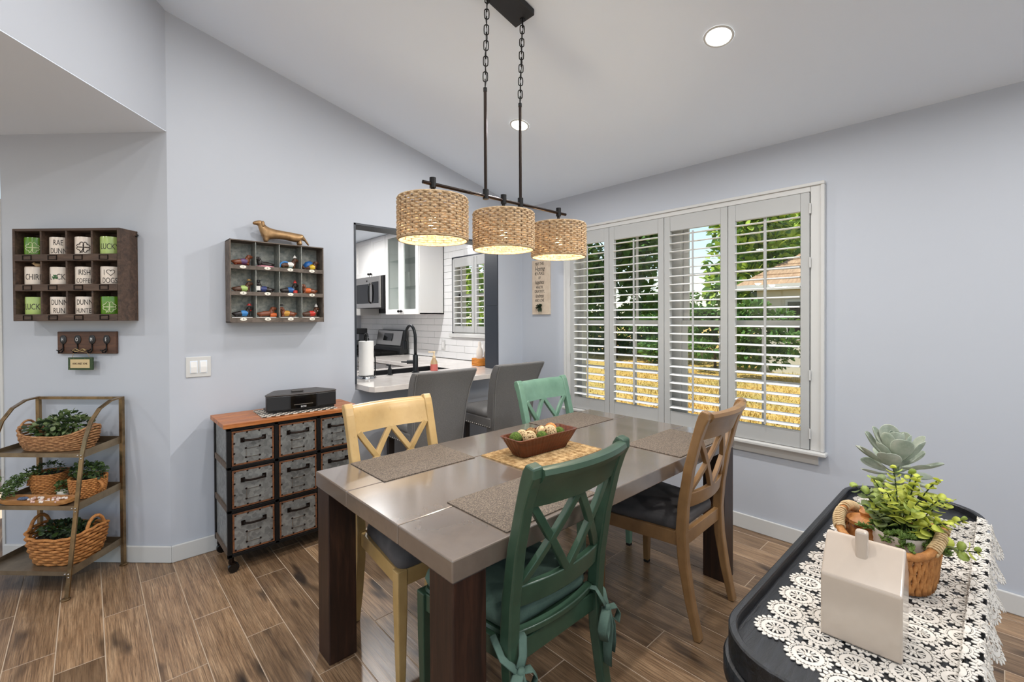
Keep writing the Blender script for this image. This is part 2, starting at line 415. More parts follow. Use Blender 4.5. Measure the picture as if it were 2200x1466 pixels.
# plantation shutters, four panels
SY = [.777,1.251,1.7125,2.2,2.613]
names = ['white louvered shutter panel nearest the oak chair, rightmost of the four','white louvered shutter panel second from the right, in front of the sky gap',
         'white louvered shutter panel third from the right, between table and right lampshade','white louvered shutter panel at the far left, beside the wooden wall sign']
lv = None
for i in range(4):
    y0, y1 = SY[i]+.0015, SY[i+1]-.0015
    t = thing('shutter_panel',names[i],'shutter',(XW-.012,(y0+y1)/2,.602),0,'plantation shutter panels in the dining window',world=True)
    x0, x1 = XW-.028, XW+.004; st = .047
    for a, b in ((y0,y0+st),(y1-st,y1)): MB().box(x0,x1,a,b,.602,2.138).build('stile','shutter_shaded',t,bevel=.004)
    MB().box(x0+.002,x1-.002,y0+st,y1-st,2.03,2.138).build('top_rail','shutter_shaded',t,bevel=.003)
    MB().box(x0+.002,x1-.002,y0+st,y1-st,.602,.706).build('bottom_rail','shutter_shaded',t,bevel=.003)
    if lv is None:
        prof = [(.031*math.cos(2*PI*k/12), .0052*math.sin(2*PI*k/12)) for k in range(12)]
        lm = MB().prism(prof,'y',-.5,.5); lv = lm.build('louver','louver_white',t,smooth='auto',off=(0,0,0))
    n = 22; dz = (2.03-.706)/n; ln = (y1-y0)-2*st-.006
    for k in range(n):
        o = lv if (i == 0 and k == 0) else inst(lv, t)
        o.location = (.0, 0, .706+dz*(k+.5)-.602); o.rotation_euler = (0,R(-6),0); o.scale = (1,ln,1)
    MB().box(XW-.052,XW-.043,(y0+y1)/2-.006,(y0+y1)/2+.006,.72,2.01).build('tilt_rod','shutter_shaded',t,bevel=.002)
    if i in (0,3):
        ye = y0-.004 if i == 0 else y1+.004
        for zz in (.70,1.05,1.72,2.04): MB().cyl((x0-.003,ye,zz-.03),(x0-.003,ye,zz+.03),.005,8).build('hinge','white_trim',t)
# ------------------------------------------------------------------ kitchen window with small shutters
kn = thing('window_2','x','window'); del kn['label']; del kn['category']; struct(kn)
fr = MB(); fr.box(XW-.004,XW+.004,KY1,KY1+.012,KZ0-.05,KZ1+.012); fr.box(XW-.004,XW+.004,KY0-.012,KY1+.012,KZ1,KZ1+.014); fr.build('edge_trim','black_trim',kn)
MB().box(XW-.03,XW+.012,KY0-.02,KY1+.045,KZ0-.045,KZ0-.002).build('window_sill','white_trim',kn,bevel=.006)
jb = MB()
for y0,y1 in ((KY0,KY0+.012),(KY1-.012,KY1)): jb.box(XW,XO,y0,y1,KZ0,KZ1)
jb.box(XW,XO,KY0,KY1,KZ0-.002,KZ0+.012); jb.box(XW,XO,KY0,KY1,KZ1-.012,KZ1); jb.build('window_jamb','white_trim',kn)
for s0, s1, dx in ((KZ0+.01,1.68,-.012),(1.64,KZ1-.01,.014)):
    f = MB(); b0, b1 = KY0+.012, KY1-.012
    f.box(XS+dx-.01,XS+dx+.01,b0,b0+.04,s0,s1); f.box(XS+dx-.01,XS+dx+.01,b1-.04,b1,s0,s1); f.box(XS+dx-.01,XS+dx+.01,b0,b1,s0,s0+.04); f.box(XS+dx-.01,XS+dx+.01,b0,b1,s1-.04,s1)
    sh = f.build('sash','white_trim',kn); MB().box(XS+dx-.002,XS+dx+.002,b0+.03,b1-.03,s0+.03,s1-.03).build('pane','pane',sh)
for i,(y0,y1,lb) in enumerate(((KY0+.013,4.0,'small white shutter panel in the kitchen window, beside the black opening edge'),(4.004,KY1-.013,'small white shutter panel in the kitchen window, beside the white cabinet'))):
    t = thing('shutter_panel',lb,'shutter',(XW-.0,(y0+y1)/2,KZ0),0,'small shutters in the kitchen window',world=True); st = .045
    x0, x1 = XW-.014, XW+.016
    for a, b in ((y0,y0+st),(y1-st,y1)): MB().box(x0,x1,a,b,KZ0+.013,KZ1-.013).build('stile','shutter_shaded',t,bevel=.003)
    MB().box(x0+.002,x1-.002,y0+st,y1-st,1.99,KZ1-.013).build('top_rail','shutter_shaded',t,bevel=.003)
    MB().box(x0+.002,x1-.002,y0+st,y1-st,KZ0+.013,1.305).build('bottom_rail','shutter_shaded',t,bevel=.003)
    n = 11
    for k in range(n):
        o = inst(lv, t); o.location = (.0,0,1.305+(1.99-1.305)/n*(k+.5)-KZ0); o.rotation_euler = (0,R(-8),0); o.scale = (1,(y1-y0)-2*st-.004,1)
    MB().box(XW-.04,XW-.032,(y0+y1)/2-.005,(y0+y1)/2+.005,1.31,1.98).build('tilt_rod','shutter_shaded',t)

# ------------------------------------------------------------------ recessed ceiling lights (two in view; the unseen ones mostly added for fill)
lamp_em = emis('lamp_disc',(255,250,240),14)
def downlight(x, y, z, tilt, label, power, r=.055):
    t = thing('recessed_light',label,'light',(x,y,z),0,'recessed ceiling lights'); t.rotation_euler = (0,tilt,0)
    MB().lathe([(r,-.001),(r+.002,-.004),(r+.010,-.0035),(r+.012,0)],32,caps=False).build('trim_ring','white_trim',t,smooth=True)
    MB().lathe([(.0005,-.002),(r,-.002)],32,caps=False).build('lens','lamp_disc',t)
    li = bpy.data.lights.new('downlight','AREA'); li.shape = 'DISK'; li.size = .10; li.energy = power; li.color = (.985,.975,.965); li.spread = R(178)
    lo = bpy.data.objects.new('lamp_light', li); COL.objects.link(lo); lo.parent = t; lo.location = (0,0,-.012)
TILT = math.atan(SL)
DL = 15
downlight(2.183,.91,zc(2.183)-.001,TILT,'lit recessed ceiling light above the table near the window wall',DL)
downlight(2.179,2.253,zc(2.179)-.001,TILT,'lit recessed ceiling light seen behind the pendant rod',DL)
for x,y,q in ((.75,.91,.8),(.75,2.25,.42),(2.18,-.45,1),(2.18,-1.8,1),(.2,-.45,1),(-.35,-1.6,1),(-1.0,.35,1),(-.40,2.0,.3)):  # unseen lamps added to brighten the upper walls, header and room
    downlight(x,y,zc(x)-.001,TILT,'unseen ceiling light added outside the frame for fill',DL*q)
for x,y in ((-1.2,2.6),(-2.2,3.6),(-2.4,1.2)): downlight(x,y,2.469,0,'lit recessed light in the flat hall ceiling',DL*.6)
for x,y in ((2.1,4.3),(2.1,5.6)): downlight(x,y,2.474,0,'lit recessed light in the kitchen ceiling',DL*1.6)
# ------------------------------------------------------------------ dining table
wood('walnut', [(.25,lin((24,14,10))),(.5,lin((46,27,19))),(.75,lin((70,43,30)))], (9,9,.7), 4, .42, True, .12)
m, nt, b = nmat('concrete')
v = coords(nt,(1,1,1),True); f = noise(nt,v,4.5,6,.6); f2 = noise(nt,v,22,5,.6)
nt.links.new(mixc(nt,.35,ramp(nt,f,[(.2,lin((92,80,71))),(.8,lin((126,111,98)))]),ramp(nt,f2,[(.2,lin((98,86,77))),(.8,lin((122,108,96)))])), b.inputs['Base Color'])
b.inputs['Roughness'].default_value = .25; b.inputs['Coat Weight'].default_value = 1.0; b.inputs['Coat Roughness'].default_value = .12; b.inputs['Coat IOR'].default_value = 1.65
TX0,TX1,TY0,TY1,TZ = .6958,2.5548,.9805,1.9565,.7603
tt = thing('dining_table','long dining table with grey concrete top and dark walnut block legs','table',((TX0+TX1)/2,(TY0+TY1)/2,0),world=True)
ys = [TY0,1.268,1.648,TY1]
for a,b in ((0,1),(1,2),(2,3)):
    MB().box(TX0,TX1,ys[a]+(.0008 if a else 0),ys[b]-(.0008 if b < 3 else 0),TZ-.062,TZ).build('top_slab','concrete',tt,bevel=.004)
MB().box(TX0+.12,TX1-.12,TY0+.12,TY1-.12,TZ-.10,TZ-.062).build('under_frame','walnut',tt)
lg = .115
for x in (TX0+.005,TX1-.005-lg):
    for y in (TY0+.005,TY1-.005-lg):
        MB().box(x,x+lg,y,y+lg,0,TZ-.062).build('leg','walnut',tt,bevel=.004)
# placemats
m, nt, b = nmat('woven_mat')
v = coords(nt,(1,1,1)); w = nt.nodes.new('ShaderNodeTexVoronoi'); nt.links.new(coords(nt,(150,210,1)), w.inputs['Vector']); w.inputs['Scale'].default_value = 1
f = noise(nt,v,260,3,.7)
nt.links.new(mixc(nt,.5,ramp(nt,w.outputs['Distance'],[(.1,lin((150,134,117))),(.6,lin((60,52,46)))]),ramp(nt,f,[(.35,lin((66,57,50))),(.65,lin((148,132,115)))])), b.inputs['Base Color'])
b.inputs['Roughness'].default_value = .85; bump(nt,b,w.outputs['Distance'],.6,-.003)
def placemat(x0,x1,y0,y1,rz,label):
    o = MB().box(-(x1-x0)/2,(x1-x0)/2,-(y1-y0)/2,(y1-y0)/2,0,.0035).build('placemat','woven_mat',bevel=.0012)
    o.location = ((x0+x1)/2,(y0+y1)/2,TZ+.0004); o.rotation_euler = (0,0,R(rz)); tag(o,label,'placemat','woven brown placemats')
placemat(.842,1.292,1.637,1.948,0,'brown woven placemat in front of the cream chair')
placemat(.905,1.345,.998,1.305,0,'brown woven placemat in front of the near green chair')
placemat(1.955,2.411,1.655,1.952,0,'brown woven placemat in front of the far green chair')
placemat(1.965,2.42,.99,1.283,0,'brown woven placemat in front of the oak chair')
# centre straw mat: strands
M('straw', (150,116,70), .7, var=(45,(200,168,120),.4,.62), rnd=True)
t = thing('straw_mat','golden straw mat under the wooden tray of balls','mat',(1.57,1.475,TZ),0)
mb = MB().box(-.24,.24,-.165,.165,.0004,.003)
mb.build('mat_base','straw',t)
mb = MB()
rr = random.Random(3)
for k in range(64):
    y = -.16+.32*k/63; pts = []
    for j in range(9): pts.append((-.24+.06*j, y+rr.uniform(-.003,.003), .0035+rr.uniform(0,.0015)))
    mb.tube(pts,.0022,4)
for k in range(15):
    x = -.235+.47*k/14; mb.tube([(x+rr.uniform(-.003,.003),-.165+.033*j,.006) for j in range(11)],.0013,4)
o = mb.build('straw_strands','straw',t); o['kind'] = 'stuff'
# wooden tray: fluted trough
wood('teak', [(.3,lin((70,33,17))),(.55,lin((102,52,29))),(.8,lin((130,72,42)))], (1,9,9), 3, .4, True, .2)
t = thing('dough_bowl','fluted brown wooden trough bowl at the centre of the table','bowl',(1.57,1.492,TZ+.0088),R(-2))
def trough(l0,w0,l1,w1,z0,z1,flute=0,n=30):
    rings = []
    for l,w,z in ((l0,w0,z0),((l0+l1)/2,(w0+w1)/2,(z0+z1)/2),(l1,w1,z1)):
        p = rrect(-l/2,l/2,-w/2,w/2,.018,4); q = []
        L = len(p)
        for i in range(L):
            a = Vector(p[i]); b = Vector(p[(i+1) % L]); d = (b-a).length; k = max(1, int(round(d/.005)))
            q += [(a.lerp(b,j/k)) for j in range(k)]
        rings.append((q,z))
    return rings
rs = []
for l,w,z in ((.285,.085,0),(.34,.12,.045),(.392,.152,.088)):
    p = rrect(-1,1,-1,1,.22,5); N = 176; per = []
    pts = [Vector((a*l/2,b*w/2)) for a,b in p]; acc = [0]
    for i in range(len(pts)): acc.append(acc[-1]+(pts[(i+1) % len(pts)]-pts[i]).length)
    ring = []
    for j in range(N):
        s = acc[-1]*j/N; i = max(k for k in range(len(pts)) if acc[k] <= s); tt_ = (s-acc[i])/max(1e-9,acc[i+1]-acc[i]); q = pts[i].lerp(pts[(i+1) % len(pts)],tt_)
        off = .0016 if (j % 4) < 2 else 0
        ring.append((q.x*(1-off*2/l), q.y*(1-off*2/w), z))
    rs.append(ring)
inner = [[(x*.95,y*.89,max(z,.010)) for x,y,z in r] for r in rs[::-1]]
MB().loft(rs+inner).build('trough','teak',t,smooth='auto')
# decorative balls
M('moss', (92,112,38), .95, var=(120,(56,78,22),.4,.65), bmp=(160,1,.006))
M('rattan_pale', (214,188,146), .7, var=(60,(176,144,100),.4,.7)); M('rattan_dark', (160,120,74), .7)
bd = [(-.135,.022,.030,'moss'),(-.088,.030,.028,'pale'),(-.092,-.026,.031,'pale'),(-.03,.030,.028,'dark'),(-.015,-.028,.027,'moss'),(.035,.028,.030,'cap'),(.045,-.020,.033,'pale'),(.098,.026,.031,'stripe'),(.105,-.026,.027,'moss')]
lbl = ['green moss ball at the left end of the wooden tray','small pale rattan ball at the back left of the tray','cream woven rattan ball at the front left of the tray','open dark vine ball at the back middle of the tray','green moss ball at the front middle of the tray','tan ridged ball at the back right of the tray','large cream woven rattan ball at the front right of the tray','orange and cream striped ball at the right back of the tray','green moss ball at the right end of the wooden tray']
M('orange_strip', (206,138,68), .6)
for i,(x,y,r,k) in enumerate(bd):
    wv = Matrix.Rotation(R(-2),3,'Z') @ Vector((x,y,0)); loc = (1.57+wv.x,1.492+wv.y,TZ+.0088+.042+r+(.008 if k!='moss' else .004))
    T = thing('decor_ball',lbl[i],'ball',loc,0,'balls in the wooden tray')
    if k == 'moss': MB().ball((0,0,0),r,16,10).build('moss','moss',T,smooth=True)
    else:
        MB().ball((0,0,0),r*.86,14,9).build('core','rattan_dark' if k in('dark','pale') else 'rattan_pale',T,smooth=True)
        mb = MB(); rr = random.Random(i)
        for q in range(26 if k == 'pale' else 12):
            e = Euler((rr.uniform(0,6),rr.uniform(0,6),rr.uniform(0,6))).to_matrix(); h = rr.uniform(-.3,.3)*r; c = math.sqrt(r*r-h*h)
            if k in ('stripe','cap'): e = Euler((R(90)*(k=='cap'),PI*q/12,0)).to_matrix(); h = 0; c = r*.95
            mb.tube([e @ Vector((c*math.cos(2*PI*j/16),c*math.sin(2*PI*j/16),h)) for j in range(16)],r*.055,4,loop=True)
        mb.build('weave','orange_strip' if k == 'stripe' else ('rattan_dark' if k == 'dark' else 'rattan_pale'),T,smooth=True)

# ------------------------------------------------------------------ dining chairs (double-X backs)
def painted(name, c1, c2, worn):
    m, nt, b = nmat(name)
    v = coords(nt,(1,1,1),True); f = noise(nt,v,9,5,.6); g = noise(nt,coords(nt,(6,6,1.2),True),14,6,.7)
    col = mixc(nt,ramp(nt,g,[(.62,(0,0,0,1)),(.74,(.55,.55,.55,1))]),ramp(nt,f,[(.3,lin(c1)),(.7,lin(c2))]),lin(worn))
    nt.links.new(col,b.inputs['Base Color']); b.inputs['Roughness'].default_value = .36; bump(nt,b,g,.05,.002)
    b.inputs['Coat Weight'].default_value = .25; b.inputs['Coat Roughness'].default_value = .25
painted('green_paint',(46,69,53),(57,83,64),(34,50,39)); painted('mint_paint',(100,136,115),(118,154,132),(74,104,88))
painted('cream_paint',(186,152,96),(203,170,114),(140,104,60)); painted('oak_paint',(128,94,58),(152,115,74),(90,62,38))
M('grey_suede', (92,88,88), .9, var=(7,(74,71,71),.35,.65), bmp=(300,.2,.001))
M('sage_fabric', (92,116,103), .85, var=(10,(76,98,87),.35,.65), bmp=(240,.3,.002))
M('foot_pad', (30,26,24), .6)
def chair(name, label, mat, loc, rz, cushion=False):
    t = thing(name,label,'chair',loc,rz,'cross-back dining chairs')
    # rear posts: side profile in (y,z), thickness in x
    def post(sx):
        cl = [(-.262,0,.030),(-.225,.16,.036),(-.198,.32,.042),(-.190,.45,.045),(-.200,.58,.043),(-.226,.74,.040),(-.262,.88,.037),(-.282,.945,.042),(-.295,.975,.046),(-.302,1.0,.030)]
        w = .042; rings = []
        for i,(y,z,d) in enumerate(cl):
            a = cl[max(i-1,0)]; b = cl[min(i+1,len(cl)-1)]; dv = Vector((b[0]-a[0],b[1]-a[1])).normalized(); nv = Vector((-dv.y,dv.x))
            xin = .200+.012*min(1,z/1.0)
            x0, x1 = (xin-w/2, xin+w/2)
            rings.append([(sx*x0,y-nv.x*d/2,z-nv.y*d/2),(sx*x1,y-nv.x*d/2,z-nv.y*d/2),(sx*x1,y+nv.x*d/2,z+nv.y*d/2),(sx*x0,y+nv.x*d/2,z+nv.y*d/2)])
        return MB().loft(rings).build('back_post',mat,t,bevel=.006)
    post(-1); post(1)
    def curve_rail(z0, z1, y0, y1, th, sag, roll=False, name='rail', xe=.2):
        prof = [(-th/2,0),(th/2,0),(th/2,1),(-th/2,1)]
        if roll: prof = [(-th/2,0),(th/2,0),(th/2,.62),(th/2+.002,.86),(th/2-.006,.97),(-.006,1.02),(-th/2-.016,.98),(-th/2-.024,.86),(-th/2-.018,.70),(-th/2-.004,.58)]
        rings = []
        for i in range(13):
            u = -1+2*i/12; x = u*xe; s = sag*(1-u*u)
            rings.append([(x, y0+(y1-y0)*h+d-s, z0+(z1-z0)*h) for d,h in prof])
        return MB().loft(rings).build(name,mat,t,smooth='auto',bevel=0 if roll else .004)
    curve_rail(.868,.990,-.256,-.296,.026,.030,True,'crest_rail',.196)
    curve_rail(.555,.622,-.196,-.206,.024,.026,False,'lower_rail',.186)
    curve_rail(.452,.475,-.178,-.182,.03,.024,False,'seat_back_strip',.182) if cushion else None
    def bw(u, z): return (u*.180, -.206-(.256-.206)*((z-.62)/.25)-.028*(1-u*u), z)
    for a,b in ((-1,-.02),(-.02,-1),(.02,1),(1,.02)):
        p = [bw(a+(b-a)*k/4, .872-(.255)*k/4) for k in range(5)]
        o = MB()
        rings = []
        for k in range(5):
            d = Vector(p[min(k+1,4)])-Vector(p[max(k-1,0)]); d.normalize(); yv = Vector((0,1,.2)).normalized(); xv = d.cross(yv).normalized(); yv = xv.cross(d)
            P = Vector(p[k]); w, h = .013, .010
            rings.append([P-xv*w-yv*h,P+xv*w-yv*h,P+xv*w+yv*h,P-xv*w+yv*h])
        o.loft(rings); o.build('cross_bar',mat,t,bevel=.003)
    for sx in (-1,1):
        MB().loft([[(sx*.232-w,.218-w,z),(sx*.232+w,.218-w,z),(sx*.232+w,.218+w,z),(sx*.232-w,.218+w,z)] for w,z in ((.015,.012),(.021,.30),(.022,.445))]).build('front_leg',mat,t,bevel=.005)
        MB().box(sx*.232-.013,sx*.232+.013,.205,.231,0,.012).build('foot_pad','foot_pad',t)
        MB().bar((sx*.235,.215,.413),(sx*.196,-.19,.413),.022,.062).build('side_apron',mat,t,bevel=.003)
    MB().box(-.215,.215,.214,.236,.382,.444).build('front_apron',mat,t,bevel=.003)
    MB().box(-.185,.185,-.200,-.178,.382,.444).build('rear_apron',mat,t,bevel=.003)
    # seat
    rings = []
    out = [(-.19,-.175),(.19,-.175),(.244,.235),(-.244,.235)]
    def outline(sc):
        p = []
        for i in range(4):
            a = Vector(out[i]); b = Vector(out[(i+1) % 4]); c = Vector(out[i-1]); e1 = a+(c-a).normalized()*.05; e2 = a+(b-a).normalized()*.05
            for k in range(6):
                s = k/5; q = e1*(1-s)**2+a*2*s*(1-s)+e2*s*s; p.append((q.x*sc,(q.y-.03)*sc+.03))
        return p
    for sc,z in ((.95,.436),(1.0,.447),(1.005,.466),(.975,.484),(.86,.494),(.55,.500),(.2,.502)): rings.append([(x,y,z) for x,y in outline(sc)])
    if cushion:
        MB().loft([[(x,y,z) for x,y in outline(sc)] for sc,z in ((.97,.436),(1,.446),(.98,.455))]).build('wood_seat',mat,t,smooth='auto')
        cu = []
        for sc,z in ((.90,.456),(.97,.464),(1.0,.485),(.97,.508),(.85,.520),(.5,.526),(.2,.526)): cu.append([(x,y,z) for x,y in outline(sc)])
        cs_ = MB().loft(cu).build('seat_cushion','sage_fabric',t,smooth=True)
        for sx in (-1,1):
            mb = MB(); k = sx*.205
            def rib(pts, w): mb.tube(pts,w,8,flat=(1,.16))
            kx, ky, kz = k+sx*.002, -.236, .398
            rib([(sx*.16,-.18,.47),(k-sx*.03,-.215,.47),(k-sx*.014,-.232,.43),(kx,ky,kz+.005)],.013)
            rib([(k+sx*.03,-.15,.47),(k+sx*.036,-.20,.43),(kx+sx*.006,ky,kz)],.012)
            # bow loops and tails hanging down
            rib([(kx,ky,kz),(kx-.030,ky-.016,kz-.005),(kx-.052,ky-.02,kz-.045),(kx-.045,ky-.022,kz-.082),(kx-.022,ky-.014,kz-.060),(kx,ky,kz)],.017)
            rib([(kx,ky,kz),(kx+.026,ky-.02,kz+.006),(kx+.044,ky-.022,kz-.022),(kx+.034,ky-.02,kz-.05),(kx+.012,ky-.012,kz-.03),(kx,ky,kz)],.015)
            rib([(kx,ky,kz),(kx-.004,ky-.014,kz-.05),(kx-.012,ky-.012,kz-.12),(kx-.010,ky-.01,kz-.185)],.020)
            rib([(kx,ky,kz),(kx+.012,ky-.014,kz-.05),(kx+.018,ky-.012,kz-.11),(kx+.014,ky-.01,kz-.15)],.016)
            mb.ball((kx,ky-.006,kz),.014,10,6,(1,.8,1))
            mb.build('tie_bow','sage_fabric',cs_,smooth=True)
    else:
        MB().loft(rings).build('seat_pad','grey_suede',t,smooth=True)
    return t
chair('dining_chair','dark green cross-back chair with tied sage cushion at the near table edge','green_paint',(1.095,1.162,0),0,True)
chair('dining_chair','oak brown cross-back chair with grey seat nearest the window','oak_paint',(2.112,1.155,0),R(2))
chair('dining_chair','pale cream yellow cross-back chair beside the metal drawer cabinet','cream_paint',(1.095,1.775,0),PI)
chair('dining_chair','mint green cross-back chair at the far side by the window corner','mint_paint',(2.195,1.775,0),PI)

# ------------------------------------------------------------------ grey upholstered counter stools
M('grey_linen', (122,120,118), .88, var=(220,(110,108,107),.4,.6), bmp=(420,.35,.001)); M('grey_piping', (132,130,128), .8); M('nail', (190,188,182), .3, .9)
M('dark_leg', (38,30,27), .45)
def stool(label, loc, rz):
    t = thing('counter_stool',label,'stool',loc,rz,'grey upholstered counter stools')
    rows = [(.50,-.155,.205,.075),(.60,-.165,.208,.08),(.70,-.178,.214,.078),(.80,-.195,.222,.074),(.90,-.222,.232,.07),(.97,-.252,.240,.066),(1.01,-.276,.244,.062),(1.035,-.293,.245,.052),(1.045,-.300,.243,.03)]
    rings = []
    for z,y,w,th in rows:
        r = []
        n = 9
        for k in range(n+1): u = -1+2*k/n; r.append((u*w, y-th/2-.012*(1-u*u)+.01, z))
        for k in range(n+1): u = 1-2*k/n; r.append((u*w, y+th/2-.012*(1-u*u)+.01, z))
        rings.append(r)
    bk = MB().loft(rings).build('backrest','grey_linen',t,smooth='auto',bevel=.012)
    for sx in (-1,1):
        MB().tube([(sx*(w-.012),y-th/2+.004,z) for z,y,w,th in rows[:-1]],.0035,6).build('piping','grey_piping',bk)
    for sx in (-.33,.33):
        MB().tube([(sx*.235,-.300,1.042),(sx*.235,-.27,1.042),(sx*.23,-.235,1.02)],.003,6).build('tuft_seam','grey_piping',bk)
    MB().box(-.215,.215,-.17,.235,.535,.62).build('seat_box','grey_linen',t,bevel=.012)
    MB().loft([[(x,y,z) for x,y in rrect(-.215*s,.215*s,-.15*s,.24*s,.04,4)] for s,z in ((.98,.615),(1.01,.635),(1.0,.660),(.93,.678),(.6,.688),(.2,.690))]).build('seat_cushion','grey_linen',t,smooth=True)
    nb = MB()
    for k in range(15):
        y = -.16+.39*k/14
        for sx in (-1,1): nb.ball((sx*.216,y,.548),.0065,6,4)
    nb.build('nailheads','nail',t,smooth=True)
    for sx in (-1,1):
        MB().loft([[(sx*.18-w,.20-w,z),(sx*.18+w,.20-w,z),(sx*.18+w,.20+w,z),(sx*.18-w,.20+w,z)] for w,z in ((.014,0),(.022,.535))]).build('leg','dark_leg',t)
        MB().loft([[(sx*.18-w,yy-w,z),(sx*.18+w,yy-w,z),(sx*.18+w,yy+w,z),(sx*.18-w,yy+w,z)] for w,z,yy in ((.014,0,-.20),(.022,.535,-.14))]).build('leg','dark_leg',t)
        MB().box(sx*.18-.01,sx*.18+.01,-.17,.2,.17,.19).build('stretcher','dark_leg',t)
    MB().box(-.18,.18,.19,.21,.22,.245).build('footrest','dark_leg',t)
stool('grey upholstered counter stool on the left, in front of the kitchen faucet',(1.80,2.86,0),R(-3))
stool('grey upholstered counter stool on the right, beside the window corner',(2.50,2.86,0),R(-2))

# ------------------------------------------------------------------ pendant chandelier with three woven shades
wm = bpy.data.materials.new('shade_weave'); wm.use_nodes = True; MATS['shade_weave'] = wm; nt = wm.node_tree; b = nt.nodes['Principled BSDF']
v = coords(nt,(1,1,1),True); f = noise(nt,v,60,4,.7)
nt.links.new(ramp(nt,f,[(.3,lin((138,112,82))),(.5,lin((184,156,120))),(.72,lin((212,188,154)))]), b.inputs['Base Color']); b.inputs['Roughness'].default_value = .7
tl = nt.nodes.new('ShaderNodeBsdfTranslucent'); tl.inputs[0].default_value = lin((226,192,142)); mx = nt.nodes.new('ShaderNodeMixShader'); mx.inputs[0].default_value = .10
nt.links.new(b.outputs[0],mx.inputs[1]); nt.links.new(tl.outputs[0],mx.inputs[2]); nt.links.new(mx.outputs[0],nt.nodes['Material Output'].inputs[0])
M('shade_wire', (74,52,34), .7); emis('bulb_glow',(255,214,150),30)
CY = 1.60; BZ = 1.953
t = thing('pendant_chandelier','black linear chandelier with three woven rattan drum shades','chandelier',(1.44,CY,zc(1.44)),0,world=True)
MB().cyl((1.001,CY,BZ),(1.889,CY,BZ),.0075,12).build('crossbar','bronze_dark',t,smooth='auto')
can = MB()
q = [(1.27,1.515),(1.568,1.515),(1.568,1.645),(1.27,1.645)]
can.loft([[(x,y,zc(x)-.0) for x,y in q],[(x,y,zc(x)-.030) for x,y in q]]); can.build('canopy','black_matte',t,bevel=.004)
for i,(x,zt_) in enumerate(((1.332,2.431),(1.552,2.430))):
    MB().cyl((x,CY,BZ-.014),(x,CY,BZ+.030),.0135,14).build('rod_collar','black_metal',t,smooth='auto')
    MB().cyl((x,CY,BZ+.03),(x,CY,zt_),.0072,12).build('rod','bronze_dark',t,smooth='auto')
    MB().cyl((x,CY,zt_-.004),(x,CY,zt_+.012),.009,12).build('rod_cap','black_metal',t,smooth='auto')
    z = zt_+.010; top = zc(x)-.03; n = 13; dz = (top-z)/n
    lk = None
    for k in range(n):
        h = dz*.5+.0055; w = .0105; pts = []
        for j in range(16):
            a = 2*PI*j/16; px = w*math.cos(a); pz = (h-w)*(1 if math.sin(a) > 0 else -1)*(abs(math.sin(a)) > .05)+w*math.sin(a)
            pts.append((px,0,pz))
        if lk is None: lk = MB().tube(pts,.0026,6,loop=True).build('chain_link','black_metal',t,smooth=True,off=(0,0,0)); o = lk
        else: o = inst(lk,t)
        o.location = (x-1.44,(CY+.0-(.02*k/n))-CY,z+dz*(k+.5)-zc(1.44)); o.rotation_euler = (0,0,R(50)+(PI/2 if k % 2 else 0))
    MB().cyl((x,CY-.02,top-.002),(x,CY-.02,top+.002),.014,14).build('canopy_loop','black_metal',t)
    MB().tube([(x+.006*math.sin(j*1.3),CY-.02*j/12,z+(top-z)*j/12) for j in range(13)],.0016,5).build('wire','black_metal',t)
SR = .1405; SZ0, SZ1 = 1.722, 1.888
for x in (1.049,1.441,1.832):
    MB().cyl((x,CY,BZ-.017),(x,CY,BZ+.026),.0135,14).build('shade_collar','black_metal',t,smooth='auto')
    MB().cyl((x,CY,SZ1-.06),(x,CY,BZ-.015),.008,10).build('socket_stem','black_metal',t)
    n = 16; st = 24; mb = MB()
    for k in range(n):
        z = SZ0+.006+(SZ1-SZ0-.012)*k/(n-1); pts = []
        for j in range(st*4):
            a = 2*PI*j/(st*4); wv = math.cos(st*a/1.0+ (PI if k % 2 else 0))
            pts.append((x+(SR+.0042*wv)*math.cos(a),CY+(SR+.0042*wv)*math.sin(a),z+.0009*math.sin(7*a+k)))
        mb.tube(pts,.0056,5,loop=True,flat=(.62,1),up=(0,0,1))
    sh = mb.build('lamp_shade','shade_weave',t); sh.data['w'] = 1
    sv = MB()
    for j in range(st):
        a = 2*PI*(j+.5)/st; sv.cyl((x+SR*math.cos(a),CY+SR*math.sin(a),SZ0),(x+SR*math.cos(a),CY+SR*math.sin(a),SZ1),.0013,4)
    sv.build('stakes','shade_wire',sh)
    for z in (SZ0,SZ1): MB().tube([(x+SR*math.cos(2*PI*j/48),CY+SR*math.sin(2*PI*j/48),z) for j in range(48)],.0048,6,loop=True).build('rim','shade_weave',sh,smooth=True)
    sp = MB()
    for j in range(3): a = 2*PI*j/3+.4; sp.cyl((x,CY,SZ1-.02),(x+SR*math.cos(a),CY+SR*math.sin(a),SZ1-.002),.0018,5)
    sp.build('spider','black_metal',sh)
    MB().lathe([(.006,.05),(.010,.042),(.016,.024),(.019,.004),(.017,-.012),(.010,-.022),(.001,-.025)],14,(x,CY,SZ1-.1)).build('bulb','bulb_glow',t,smooth=True)
    li = bpy.data.lights.new('bulb_light','POINT'); li.energy = 3.0; li.color = (1,.90,.72); li.shadow_soft_size = .03
    lo = bpy.data.objects.new('bulb_light',li); COL.objects.link(lo); lo.parent = t; lo.location = (x-1.44,0,SZ1-.155-zc(1.44))
